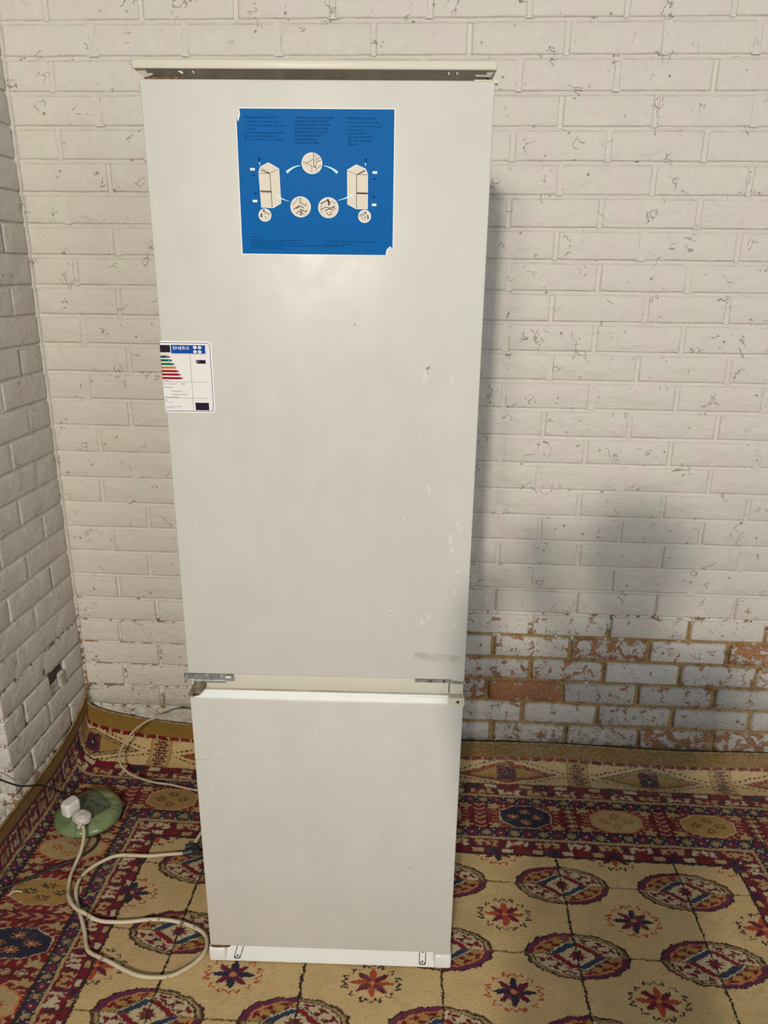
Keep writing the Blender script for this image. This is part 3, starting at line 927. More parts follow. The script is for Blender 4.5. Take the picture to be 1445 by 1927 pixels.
for x0, x1 in ((-.004, .024), (FW-.040, FW-.004)):
    bm = bm_new()
    a0 = [(x0, 1.7590), (x1, 1.7590), (x1-.004 if x0 < .1 else x1-.006, 1.7515), (x0+.010, 1.7485 if x0 < .1 else 1.7520)]
    extr(bm, a0, .0035, .030)
    done('corner_bracket', bm, simple('bracket_metal', (.30, .27, .215), .5, var=.2, vscale=40), tp, smooth=False)
bm = bm_new(); box(bm, .010, .060, .0020, .030, 1.7466, 1.7492, .0006)
done('rust_patch', bm, M_RUST, tp)
for x in (.0640, .0830, .4640, .4765):
    w_ = .0042 if x < .07 else (.0014 if x < .1 else .0014)
    bm = bm_new(); extr(bm, [(x-w_, 1.7562), (x+w_*.4, 1.7568), (x+w_, 1.7540), (x+w_*.2, 1.7532)], -.0010, .0040)
    for v in bm.verts: v.co.y += (1.7592-v.co.z)*.95-.0032
    done('clip', bm, M_GLOSS, tp)

# foot rail: shallow white tray with a raised block at each end
bm = bm_new()
pr = [(.0100, .0440), (.0135, .0400), (.0085, .0200), (.0020, .0070), (.0020, .0015), (.0400, .0015), (.0400, .0440)]
a = [bm.verts.new((.026, p[0], p[1])) for p in pr]; b = [bm.verts.new((FW-.030, p[0], p[1])) for p in pr]
bm.faces.new(a[::-1]); bm.faces.new(b)
n_ = len(pr)
for i in range(n_): bm.faces.new((a[i], a[(i+1) % n_], b[(i+1) % n_], b[i]))
ft = tag(done('foot_rail', bm, M_GLOSS, fr_, smooth=True, angle=50), 'white curved foot rail')
for x0, x1 in ((-.0045, .0345), (FW-.0375, FW+.0010)):
    bm = bm_new(); box(bm, x0, x1, -.001, .045, .0000, .0385, .006, 4)
    done('foot_block', bm, M_GLOSS, ft, smooth=True, angle=60)
for x in (.0610, .4735):
    bm = bm_new()
    s_ = -.14 if x < .1 else 0
    for (dx0, dx1, z0, z1) in ((-.0075, -.0061, .0120, .0370), (.0061, .0075, .0120, .0370), (-.0045, .0045, .0080, .0094)):
        box(bm, x+dx0, x+dx1, .0, .0016, z0, z1)
    box(bm, x-.0072, x-.004, .0, .0016, .0085, .0125); box(bm, x+.004, x+.0072, .0, .0016, .0085, .0125)
    box(bm, x-.0022, x+.0016, .0, .0016, .0120, .0150)
    if x > .1: box(bm, x-.0015, x+.0015, .0, .0016, .0320, .0345)
    for v in bm.verts:
        v.co.x += (v.co.z-.02)*(-s_)*2.0*(1 if x < .1 else 0)
        z = v.co.z
        base = np.interp(z, [.0070, .0200, .0400], [.0020, .0085, .0135])
        v.co.y = base-.0008+v.co.y
    done('slot_mark', bm, M_SLOT, ft)
bm = bm_new(); 
extr(bm, [(.002, .0462), (.045, .0452), (.040, .0425), (.012, .0405), (.003, .043)], -.0006, .012)
done('rust_patch', bm, M_RUST, ft)

# residue of adhesive tape, scratch and smears on the doors
s = NT('tape_residue'); nn = s.noise(s.pos(sc=(1, 1, 1)), 70, 5, .6)
s.set(s.b, 'Base Color', s.mix(s.ramp(nn, .42, .58), c4(.40, .375, .335), c4(.46, .44, .395))); s.b.inputs['Roughness'].default_value = .7
bm = bm_new(); r = random.Random(4)
top = [(.4370+(.5245-.4370)*i/22, .7925-.0125*i/22*.6+r.uniform(-.0006, .0006)) for i in range(23)]
bot = [(p[0]+r.uniform(-.0012, .0012), p[1]-.0150+r.uniform(-.0012, .0008)) for p in top[::-1]]
extr(bm, top+bot, -.00035, .001)
done('tape_residue', bm, s.m, upper)
bm = bm_new()
pts = [(.002, .5375), (.012, .5370), (.030, .5385), (.046, .5398), (.060, .5402)]
for (p, q) in zip(pts, pts[1:]): extr(bm, [(p[0], p[1]+.0004), (q[0], q[1]+.0003), (q[0], q[1]-.0003), (p[0], p[1]-.0004)], -.0003, .001)
extr(bm, [(.030, .5500), (.0312, .5500), (.0318, .5445), (.0306, .5445)], -.0003, .001)
done('scratch', bm, simple('scratch_grey', (.40, .37, .32), .7), lower)
s = NT('worn_smear'); s.b.inputs['Base Color'].default_value = c4(.572, .553, .517); s.b.inputs['Roughness'].default_value = .6
bm = bm_new(); r = random.Random(9)
for i in range(26):
    x = r.uniform(.36, .52); z = r.uniform(.84, 1.34)
    if z > 1.1: x = r.uniform(.44, .52)
    k_ = r.uniform(.002, .006); hgt = k_*r.uniform(.8, 3)
    pts = []
    for j in range(14):
        a_ = j/14*6.283; q_ = r.uniform(.5, 1.15)
        pts.append((x+k_*q_*math.cos(a_), z+hgt*q_*math.sin(a_)))
    poly(bm, pts, y=-.00015)
done('worn_smears', bm, s.m, upper)['kind'] = 'stuff'

# ---- blue instruction sheet
M_BLUE = NT('blue_print')
rip = M_BLUE.noise(M_BLUE.pos(sc=(1, 1, 2.2)), 75, 4, .6)
M_BLUE.b.inputs['Base Color'].default_value = c4(.0, .100, .335)
M_BLUE.b.inputs['Roughness'].default_value = .42; M_BLUE.b.inputs['Specular IOR Level'].default_value = .035
M_BLUE.set(M_BLUE.b, 'Normal', M_BLUE.bump(rip, .0005, .35))
M_INK = simple('navy_ink', (.001, .030, .125), .6, spec=.02)
M_WHITE = simple('paper_white', (.74, .76, .74), .6)
M_CREAM = simple('paper_cream', (.62, .56, .47), .6)
M_LINE = simple('line_ink', (.07, .055, .045), .6, spec=.1)
X0, X1, ZA, ZB = .1448, .3845, 1.5003, 1.7072
def SX(px): return X0+(px-100)/(1358-100)*(X1-X0)            # from the sheet's own drawing units
def SZ(py): return ZB-(py-60)/(1250-60)*(ZB-ZA)
def place_tr(pts): return [(SX(x), SZ(y)) for x, y in pts]

outline = [(X0, ZA), (SX(1300), ZA)] + [(SX(x), SZ(y)) for x, y in ((1305, 1215), (1312, 1196), (1322, 1190), (1330, 1176), (1342, 1178), (1350, 1186))] + [(X1, SZ(1190)), (X1, ZB)] + \
    [(SX(126), ZB), (SX(128), SZ(85)), (SX(130), SZ(110)), (SX(122), SZ(135)), (SX(112), SZ(162)), (SX(106), SZ(150)), (X0, SZ(130))]
bm = bm_new(); w2 = .0014
ol2 = [(p[0]+math.copysign(w2, p[0]-(X0+X1)/2), p[1]+math.copysign(w2, p[1]-(ZA+ZB)/2)) for p in outline]
extr(bm, ol2, -.00025, .001)
sheet = tag(done('instruction_sheet', bm, M_WHITE, upper), 'blue printed sheet with torn corners')
bm = bm_new(); extr(bm, outline, -.00055, -.0002)
done('blue_field', bm, M_BLUE.m, upper).parent = sheet
Y1 = -.00070
def draw_poly(bm, pts, y=Y1): poly(bm, place_tr(pts), y=y)
def draw_line(bm, pts, w, y=Y1-.0003, closed=False):
    P = [Vector((SX(x), 0, SZ(yy))) for x, yy in pts]
    if closed: P.append(P[0])
    for p, q in zip(P, P[1:]):
        d = (q-p); 
        if d.length < 1e-6: continue
        d.normalize(); n_ = Vector((-d.z, 0, d.x))*w/2; e = d*w*.35
        vs = [bm.verts.new(((p-e+n_).x, y, (p-e+n_).z)), bm.verts.new(((q+e+n_).x, y, (q+e+n_).z)), bm.verts.new(((q+e-n_).x, y, (q+e-n_).z)), bm.verts.new(((p-e-n_).x, y, (p-e-n_).z))]
        bm.faces.new(vs)
def circ(cx, cy, r, n=36, k=1.04): return [(cx+r*math.cos(6.2832*i/n), cy+r*k*math.sin(6.2832*i/n)) for i in range(n)]
bw = bm_new(); bc = bm_new(); bl = bm_new(); bk = bm_new()
# crop to sheet units: this drawing was measured at the sheet's left edge 100 .. 1358
for cx, cy, R_ in ((697, 490, 84), (597, 848, 84), (826, 853, 84), (300, 920, 53), (1124, 922, 53)):
    draw_poly(bw, circ(cx, cy, R_), Y1); draw_poly(bc, circ(cx, cy, R_-6), Y1-.00012)
L1 = [[(278, 525), (348, 490), (425, 540), (434, 815), (368, 855), (276, 852), (264, 572)],]
for pts in L1:
    draw_poly(bw, [(x+(4 if x > 350 else -4), y+(5 if y > 700 else -5)) for x, y in pts], Y1); draw_poly(bc, pts, Y1-.00012)
R1 = [(985, 545), (1060, 500), (1128, 535), (1146, 578), (1146, 857), (1058, 857), (986, 818)]
draw_poly(bw, [(x+(4 if x > 1060 else -4), y+(5 if y > 700 else -5)) for x, y in R1], Y1); draw_poly(bc, R1, Y1-.00012)
for pts, w_ in (([(278, 527), (353, 572), (425, 540)], .0005), ([(353, 572), (362, 852)], .0009), ([(264, 574), (353, 574)], .0007), ([(283, 548), (345, 572)], .0012),
             ([(272, 720), (358, 722)], .0018), ([(276, 730), (358, 732)], .0006), ([(985, 547), (1058, 578), (1128, 537)], .0005), ([(1058, 578), (1058, 857)], .0009),
             ([(1060, 578), (1146, 578)], .0007), ([(1070, 574), (1125, 548)], .0012), ([(1060, 728), (1146, 730)], .0018), ([(1060, 736), (1146, 737)], .0006),
             ([(622, 478), (660, 492), (698, 512), (735, 530), (772, 508)], .0006), ([(650, 488), (706, 458)], .0006), ([(695, 512), (695, 570)], .0006), ([(712, 408), (712, 505)], .0009), ([(732, 415), (732, 505)], .0006), ([(712, 505), (722, 520), (732, 505)], .0009), ([(738, 480), (768, 462)], .0009), ([(738, 458), (762, 440)], .0006), ([(735, 530), (735, 570)], .0005),
             ([(590, 770), (592, 812), (640, 838), (645, 818)], .0009), ([(520, 830), (555, 815), (570, 775)], .0005), ([(605, 768), (606, 815)], .0005), ([(540, 868), (590, 838), (625, 858)], .0012), ([(560, 905), (600, 868), (640, 890), (650, 876)], .0011), ([(600, 868), (612, 880), (600, 895), (630, 915)], .0009),
             ([(765, 820), (820, 790), (835, 830)], .0013), ([(822, 782), (838, 812), (826, 830)], .0018), ([(765, 870), (800, 850), (850, 855), (880, 838)], .0010), ([(800, 880), (830, 862), (870, 870)], .0012), ([(810, 895), (830, 915), (850, 905), (845, 885)], .0009), ([(770, 800), (765, 900)], .0005), ([(850, 800), (885, 815)], .0006), ([(860, 845), (880, 858)], .0013),
             ([(285, 885), (345, 910)], .0007), ([(290, 898), (340, 920)], .0005), ([(300, 930), (310, 945)], .0008), ([(1078, 915), (1140, 890)], .0007), ([(1082, 925), (1135, 903)], .0005), ([(1105, 930), (1110, 945)], .0008), ([(1126, 920), (1128, 948)], .0008),
             ):
    draw_line(bl, pts, w_)
for cx, cy, r_ in ((272, 915, 8), (270, 930, 8), (1150, 918, 7), (1152, 935, 8), (598, 892, 8), (598, 912, 8), (568, 858, 6), (582, 850, 6), (292, 880, 8), (1130, 890, 6)):
    draw_poly(bl, circ(cx, cy, r_, 10), Y1-.0004)
# curved pointers
def swoosh(bm, a, b, c, w0, w1, y):
    n = 12; L_ = []; R_ = []
    for i in range(n+1):
        t_ = i/n
        x = (1-t_)**2*a[0]+2*t_*(1-t_)*b[0]+t_*t_*c[0]; yy = (1-t_)**2*a[1]+2*t_*(1-t_)*b[1]+t_*t_*c[1]
        dx = 2*(1-t_)*(b[0]-a[0])+2*t_*(c[0]-b[0]); dy = 2*(1-t_)*(b[1]-a[1])+2*t_*(c[1]-b[1]); l = math.hypot(dx, dy)
        w_ = (w0+(w1-w0)*t_)/2
        L_.append((x-dy/l*w_, yy+dx/l*w_)); R_.append((x+dy/l*w_, yy-dx/l*w_))
    draw_poly(bm, L_+R_[::-1], y)
M_ICE = simple('ice_blue_print', (.45, .72, .80), .5)
bi = bm_new()
swoosh(bi, (606, 508), (540, 515), (490, 566), 3, 22, Y1-.0001); swoosh(bi, (790, 508), (860, 520), (903, 566), 3, 22, Y1-.0001)
swoosh(bi, (505, 803), (450, 790), (400, 755), 2, 16, Y1-.0002); swoosh(bi, (900, 793), (970, 775), (1025, 745), 2, 16, Y1-.0002)
for cx in (272, 1130): draw_poly(bi, [(cx-6, 486), (cx+6, 486), (cx+1, 512)], Y1-.0001)
for ox, oy, fl in ((212, 542, 1), (222, 803, 1), (1206, 560, -1), (1202, 825, -1)):
    pts = [(-20, -8), (-8, -13), (0, -8), (12, -12), (22, 0), (12, 12), (0, 8), (-10, 13), (-18, 6)]
    draw_poly(bw, [(ox+fl*x, oy+y) for x, y in pts], Y1)
draw_line(bl, [(206, 540), (216, 548)], .0005)
for ox, oy in ((218, 593), (228, 739), (1202, 613), (1198, 758)):
    draw_poly(bk, [(ox-14, oy-4), (ox+6, oy-5), (ox+14, oy-2), (ox+14, oy+3), (ox+4, oy+8), (ox-14, oy+4)], Y1)
for ox in (270, 1134): draw_poly(bk, [(ox-7, 448), (ox+7, 448), (ox+5, 476), (ox-5, 476)], Y1)
for nm, b_, mt in (('white_print', bw, M_WHITE), ('drawing_panels', bc, M_CREAM), ('drawing_lines', bl, M_LINE), ('pointer_arrows', bi, M_ICE), ('screw_symbols', bk, M_INK)):
    me_ = bpy.data.meshes.new(nm); b_.to_mesh(me_); b_.free(); link(nm, me_, mt, sheet)['kind'] = 'stuff'

def text_mesh(name, items, mat, parent, y, to=None):
    """items: (string, x, z, cap height, width scale); all joined into one printed-text mesh"""
    V_, F_ = [], []
    dg = None
    for (st, x, z, h, ws) in items:
        cu = bpy.data.curves.new('t', 'FONT'); cu.body = st; cu.size = h/.70; cu.resolution_u = 2
        o = bpy.data.objects.new('t', cu); COL.objects.link(o)
        dg = bpy.context.evaluated_depsgraph_get(); dg.update()
        me_ = bpy.data.meshes.new_from_object(o.evaluated_get(dg))
        base = len(V_)
        for v in me_.vertices: V_.append((x+v.co.x*ws, y, z+v.co.y))
        for p in me_.polygons: F_.append([base+i for i in p.vertices])
        bpy.data.objects.remove(o); bpy.data.curves.remove(cu); bpy.data.meshes.remove(me_)
    me_ = bpy.data.meshes.new(name); me_.from_pydata(V_, [], F_); me_.update()
    o_ = link(name, me_, mat, parent); o_['kind'] = 'stuff'; return o_
def fit(lines, x, z0, dz, h, widths):
    out = []
    for i, st in enumerate(lines):
        if not st: continue
        ind = 0
        est = sum(.62 if ch.isupper() else (.28 if ch in ' .,ilt' else .52) for ch in st)*h/.70
        out.append((st, x, z0-dz*i, h, (widths[i])/est))
    return out
U1 = (X1-X0)/1258
h_ = .0026
T = []
def tl(st, px, py, wpx, h=h_):
    est = sum(.66 if ch.isupper() else (.27 if ch in ' .,iljt1' else .54) for ch in st)*h/.70
    T.append((st, SX(px), SZ(py), h, wpx*U1/est))
tl('TÜRANSCHLAG RECHTS', 155, 137, 282, .0029)
for st, px, py, w_ in (('1.', 158, 168, 18), ('Schrauben und Scharnierteile', 184, 168, 290), ('links oben, in der Mitte und unten', 184, 198, 330), ('entfernen.', 184, 226, 92),
                       ('2.', 158, 255, 18), ('Scharnierabdeckung (im Beutel)', 184, 255, 330), ('a', 190, 282, 14), ('in der Mitte links und', 222, 282, 210), ('b', 190, 310, 14), ('in der Mitte rechts aufsetzen.', 222, 310, 280)):
    tl(st, px, py, w_)
for i, (st, w_) in enumerate((('WECHSEL DES TÜRANSCHLAGES', 335), ('REVERSIBILITÀ DELLA PORTA', 325), ('OMHÄNGNING AV DÖRR', 275), ('OMHENGSLING AV DØR', 268), ('REVERSIBILITE DE LA PORTE', 330), ('DEURDRAAIRICHTING', 250), ('DOOR REVERSAL', 190), ('VENDING AF DØR', 200))):
    tl(st, 563, 137+28.3*i, w_, .0029)
tl('TÜRANSCHLAG LINKS', 968, 139, 265, .0029)
for st, px, py, w_ in (('1.', 965, 170, 16), ('Schrauben und Scharnierteile', 992, 170, 285), ('rechts oben, in der Mitte und', 992, 200, 290), ('unten entfernen.', 992, 228, 155), ('2.', 965, 257, 16), ('Scharnierabdeckung', 992, 255, 195),
                       ('a', 996, 284, 14), ('in der Mitte rechts', 1026, 284, 175), ('b', 996, 313, 14), ('in der Mitte links', 1026, 313, 170), ('aufsetzen.', 992, 342, 95)):
    tl(st, px, py, w_)
for st, px, py, w_ in (('Achtung', 170, 1110, 70), ('Schutzfolie vorsichtig entfernen und Befestigungsschrauben fest anziehen und', 170, 1138, 545), ('vollständigen Einbau des Gerätes nach Anweisung', 170, 1160, 470), ('IT IS NOT NECESSARY TO REMOVE THE DOORS, THE DOOR FIXINGS MAY BE CHANGED OVER', 172, 1184, 830), ('FOR REVERSING THE HINGES.', 175, 1206, 310),
                       ('Die vollständige Anleitung für die Türmontage liegt dem', 785, 1142, 480), ('Gerät bei und ist zu beachten.', 785, 1166, 255), ('Nr.            Printed in', 1020, 1216, 200)):
    tl(st, px, py, w_, .0023 if py < 1210 else .0012)
text_mesh('printed_text', T, M_INK, sheet, Y1-.00005)
bm = bm_new()
for (px, py) in ((168, 275), (168, 303), (1002, 278), (1002, 307)):
    draw_line(bm, circ(px if px < 500 else px, py, 11, 14), .0005, Y1, True)
me_ = bpy.data.meshes.new('ring_marks'); bm.to_mesh(me_); bm.free(); link('ring_marks', me_, M_INK, sheet)['kind'] = 'stuff'

# ---- energy label, folded round the left edge of the door
EX1, EZ0, EZ1 = .0830, 1.2440, 1.3595
M_LAB = simple('label_paper', (.68, .66, .65), .45)
M_LABB = simple('label_navy_edge', (.045, .065, .16), .5)
M_EBLUE = simple('label_blue', (.004, .055, .30), .5, spec=.1)
M_BLK = simple('label_black', (.016, .008, .022), .5, spec=.08)
bm = bm_new(); extr(bm, rrect(-.0008, EX1+.0022, EZ0-.0022, EZ1+.0022, .007, corners=(1, 1, 0, 0)), -.00025, .001)
box(bm, -.0008, -.0002, .0, .020, EZ0-.0022, EZ1+.0022)
lab = tag(done('energy_label', bm, M_WHITE, upper), 'white energy rating label wrapped round the door edge')
bm = bm_new(); extr(bm, rrect(-.0010, EX1, EZ0, EZ1, .006, corners=(1, 1, 0, 0)), -.00045, -.0002); done('border', bm, M_LABB, lab)
bm = bm_new(); extr(bm, rrect(-.0011, EX1-.0010, EZ0+.0010, EZ1-.0010, .0052, corners=(1, 1, 0, 0)), -.00055, -.0004); done('label_face', bm, M_LAB, lab)
def EXp(px): return (px-150)/(1215-150)*EX1
def EZp(py): return EZ1-(py-130)/(1560-130)*(EZ1-EZ0)
def rect(bm, a, b, c, d, y=-.0007): poly(bm, [(EXp(a), EZp(d)), (EXp(b), EZp(d)), (EXp(b), EZp(c)), (EXp(a), EZp(c))], y=y)
def skew(px, py): return px-(py-150)*.045
def flat(name, bm, mat): 
    me_ = bpy.data.meshes.new(name); bm.to_mesh(me_); bm.free(); return link(name, me_, mat, lab)
for r_ in ((130, 350, 185, 335), (815, 1110, 1370, 1530)):
    bm = bm_new(); rect(bm, *r_); flat('faded_flag_panel', bm, M_BLK)
bm = bm_new(); rect(bm, 368, 1105, 180, 352); flat('title_bar', bm, M_EBLUE)
bm = bm_new()
for cx, cy in ((885, 225), (985, 228), (885, 312), (985, 315)):
    n = 20; poly(bm, [(EXp(cx)+.0031*math.cos(6.2832*i/n), EZp(cy)+.0026*math.sin(6.2832*i/n)) for i in range(n)], y=-.0009)
flat('title_discs', bm, M_WHITE)['kind'] = 'stuff'
text_mesh('disc_letters', [(a_, EXp(x)-.0012, EZp(y)-.0010, .0021, .9) for a_, x, y in (('Y', 885, 225), ('IJA', 975, 228), ('IE', 885, 312), ('IA', 985, 315))], M_EBLUE, lab, -.0011)
text_mesh('title_word', [('ENERG', EXp(405), EZp(272), .0052, 1.22)], M_WHITE, lab, -.0009)
bars = [((.004, .045, .055), 330, 425, 'A++'), ((.0, .085, .055), 370, 497, 'A+'), ((.0, .11, .06), 415, 572, 'A'), ((.45, .17, .02), 455, 645, 'B'), ((.30, .004, .010), 497, 717, 'C'), ((.26, .004, .014), 538, 787, 'D'), ((.24, .004, .012), 578, 862, 'E')]
lets = []
for i, (cc, xe, yc, tx) in enumerate(bars):
    bm = bm_new(); yy = 23
    poly(bm, [(EXp(130), EZp(yc+yy)), (EXp(xe-30), EZp(yc+yy)), (EXp(xe+12), EZp(yc)), (EXp(xe-30), EZp(yc-yy)), (EXp(130), EZp(yc-yy))], y=-.0008)
    flat('rating_arrow', bm, simple('arrow_colour_%s' % 'abcdefg'[i], cc, .5, spec=.1))
    lets.append((tx, EXp(xe-50-(30 if len(tx) > 1 else 0)), EZp(yc+10), .0019, 1))
text_mesh('arrow_letters', lets, M_WHITE, lab, -.0010)
bm = bm_new()
poly(bm, [(EXp(1100), EZp(555)), (EXp(1100), EZp(480)), (EXp(915), EZp(480)), (EXp(880), EZp(517)), (EXp(915), EZp(555))], y=-.0008); flat('class_marker', bm, M_BLK)
text_mesh('class_letter', [('A+', EXp(905), EZp(530), .0022, 1.1)], M_WHITE, lab, -.0010)
bm = bm_new()
rect(bm, 765, 772, 372, 1535); rect(bm, 150, 1105, 935, 941); rect(bm, 150, 1105, 1275, 1281); rect(bm, 372, 1110, 362, 366)
flat('rule_lines', bm, simple('rule_grey', (.16, .13, .13), .6))['kind'] = 'stuff'
E_ = []
def el(st, px, py, wpx, h):
    est = sum(.66 if ch.isupper() else (.27 if ch in ' .,iljt1' else .54) for ch in st)*h/.70
    E_.append((st, EXp(px), EZp(py), h, wpx*EX1/1065/est))
for a_ in (('e efficient', 150, 392, 150, .0018), ('s efficient', 150, 925, 160, .0018), ('gy consumption', 150, 990, 300, .0018), ('(kWh)', 530, 990, 100, .0018), ('ting function:', 150, 1062, 230, .0018), ('Conventional', 315, 1140, 240, .0018),
           ('Forced air convection', 310, 1210, 395, .0018), ('sed on standard load)', 150, 1268, 350, .0018), ('Size', 150, 1335, 62, .0022), ('0.9 < l < 65', 150, 1378, 155, .0016), ('Further information is contained', 150, 1465, 395, .0013), ('in product brochures', 150, 1495, 225, .0013), ('A', 920, 1140, 24, .0019)):
    el(*a_)
text_mesh('printed_text', E_, M_BLK, lab, -.0008)

# ---------------------------------------------------------------- round extension socket
HX, HY = .1300, -.3230
hub = empty('extension_socket', (HX, HY, .0050), math.radians(-37))
tag(hub, 'round glossy green extension socket lying on the carpet by the corner', 'extension socket')
M_GREEN = simple('green_plastic', (.185, .245, .115), .22, .15, var=.12, vscale=25, coat=.4)
M_GRD = simple('dark_green_plate', (.085, .105, .065), .36, var=.25, vscale=60)
def lathe(bm, prof, n=64, wob=None):
    rings = []
    for r_, z in prof:
        rings.append([bm.verts.new((r_*math.cos(6.28318*i/n), r_*math.sin(6.28318*i/n), z + (wob(6.28318*i/n, r_) if wob else 0))) for i in range(n)])
    for a_, b_ in zip(rings, rings[1:]):
        for i in range(n): bm.faces.new((a_[i], a_[(i+1) % n], b_[(i+1) % n], b_[i]))
    bm.faces.new(rings[-1]); bm.faces.new(rings[0][::-1])
bm = bm_new(); lathe(bm, [(.070, .0), (.079, .002), (.080, .010), (.074, .0125)])
done('base_tray', bm, simple('base_black', (.018, .018, .018), .6), hub, smooth=True, angle=40)  # near-black ring below the shell
def dip(a, r_):
    # four shallow scoops between the plate's corners and the rim
    k = max(0.0, math.cos(4*a))**1.5
    f_ = math.exp(-((r_-.062)/.012)**2)
    return -.0050*k*f_
bm = bm_new()
lathe(bm, [(.078, .0095), (.0865, .0105), (.0905, .0150), (.0910, .0190), (.0890, .0250), (.0840, .0305), (.0770, .0345), (.0700, .0365), (.0640, .0380), (.0570, .0395), (.0500, .0410), (.040, .0415), (.010, .0415)], 72, dip)
done('shell', bm, M_GREEN, hub, smooth=True, angle=50)
# seams of the shell and the two spokes
bm = bm_new()
for q in range(4):
    a = math.pi/4+q*math.pi/2
    for da in (-.10, .10):
        for (r0, r1, z0, z1) in ((.0640, .0770, .0384, .0350), (.0770, .0850, .0350, .0302), (.0850, .0905, .0302, .0212), (.0905, .0914, .0212, .0160)):
            p0 = Vector((r0*math.cos(a+da), r0*math.sin(a+da), z0)); p1 = Vector((r1*math.cos(a+da), r1*math.sin(a+da), z1))
            cyl(bm, p0, p1, .0007, n=6)
done('seam', bm, simple('seam_dark_green', (.03, .05, .02), .6), hub)['kind'] = 'stuff'
bm = bm_new()
def rr2(hw, r, n=6):
    return [(p[0], p[1]) for p in rrect(-hw, hw, -hw, hw, r, n)]
def slab(bm, pts, z0, z1, c=(0, 0), ang=0, taper=1.0):
    ca, sa = math.cos(ang), math.sin(ang)
    a_ = [bm.verts.new((c[0]+ca*x-sa*y, c[1]+sa*x+ca*y, z0)) for x, y in pts]
    b_ = [bm.verts.new((c[0]+(ca*x-sa*y)*taper, c[1]+(sa*x+ca*y)*taper, z1)) for x, y in pts]
    n = len(pts); bm.faces.new(a_[::-1]); bm.faces.new(b_)
    for i in range(n): bm.faces.new((a_[i], a_[(i+1) % n], b_[(i+1) % n], b_[i]))
slab(bm, rr2(.0470, .017), .036, .0432, taper=.985)
plate = done('socket_plate', bm, M_GRD, hub, smooth=True, angle=40)
bm = bm_new()
ring = rr2(.0495, .018); ring2 = rr2(.0482, .0175)
for i in range(len(ring)):
    j = (i+1) % len(ring)
    q = [bm.verts.new((ring[i][0], ring[i][1], .0418)), bm.verts.new((ring[j][0], ring[j][1], .0418)), bm.verts.new((ring2[j][0], ring2[j][1], .0420)), bm.verts.new((ring2[i][0], ring2[i][1], .0420))]
    bm.faces.new(q)
done('plate_groove', bm, bpy.data.materials['seam_dark_green'], hub)
# sockets: line and neutral slots plus the earth slot, four sets
W2L = Matrix.Rotation(math.radians(37), 4, 'Z')
def loc(x, y): v = W2L @ Vector((x-HX, y-HY, 0)); return v.x, v.y
sets = [((.123, -.282), (.109, -.300), (.134, -.303)), ((.179, -.323), (.166, -.340), (.153, -.317))]
dirw = math.atan2(.8, .6)+math.radians(37)
for sset in sets:
    for i, p in enumerate(sset):
        x, y = loc(*p); bm = bm_new()
        hl, hw = (.0040, .0020)
        slab(bm, [(-hl, -hw), (hl, -hw), (hl, hw), (-hl, hw)] if i < 2 else [(-.0035, -.0022), (.0035, -.0022), (.0035, .0022), (-.0035, .0022)], .0425, .04345, (x, y), dirw+(math.pi/2 if i == 2 else 0))
        done('pin_slot', bm, M_SLOT, plate)
# the white charger block
ch = empty('charger_block', (.0985, -.3545, .0485), math.radians(64))
tag(ch, 'white rounded charger block plugged into the green socket', 'charger')
bm = bm_new(); box(bm, -.0225, .0225, -.0165, .0165, .0, .0430, .0095, 6)
done('body', bm, simple('gloss_white_plastic', (.72, .68, .665), .28), ch, smooth=True, angle=60)
bm = bm_new(); box(bm, -.0095, .0095, -.0008, .0008, .0426, .0431); done('port_line', bm, simple('port_grey', (.22, .20, .19), .6), ch)
bm = bm_new(); extr(bm, rrect(-.0185, .0185, -.0125, .0125, .006), 0, .0002)
for v in bm.verts: v.co = Vector((v.co.x, v.co.z, .04295+v.co.y))
done('port_face', bm, simple('port_face_white', (.64, .60, .58), .4), ch)
# the second plug with the flex
pl = empty('mains_plug', (.1415, -.3760, .0485), math.radians(-30))
tag(pl, 'yellowed white mains plug beside the charger, feeding the cream flex', 'plug')
M_PLUG = simple('old_white_plastic', (.60, .54, .48), .4, var=.12, vscale=80)
bm = bm_new()
pts = [(-.0240, -.010), (-.0200, -.0200), (.0120, -.0225), (.0210, -.0150), (.0240, -.002), (.0200, .0130), (.0100, .0190), (-.0120, .0190), (-.0230, .0110)]
slab(bm, pts, .0, .0130, taper=1.0); 
slab(bm, [(x*1.02, y*1.02) for x, y in pts], .0130, .0205, taper=.80)
bmesh.ops.bevel(bm, geom=bm.edges[:], offset=.0014, segments=2, affect='EDGES')
done('body', bm, M_PLUG, pl, smooth=True, angle=60)
bm = bm_new(); slab(bm, [(-.017, -.010), (.008, -.014), (.014, -.004), (.006, .010), (-.012, .011)], .0200, .0222, taper=.9); done('grip_pad', bm, M_PLUG, pl, smooth=True, angle=30)
bm = bm_new(); cyl(bm, (-.010, -.006, .0222), (.009, .003, .0224), .0006, n=6); done('seam', bm, simple('plug_line', (.26, .17, .12), .6), pl)
bm = bm_new(); cyl(bm, (.016, -.014, .0085), (.0225, -.030, .0070), .0066, .0048, n=14); done('flex_sleeve', bm, M_PLUG, pl, smooth=True, angle=50)

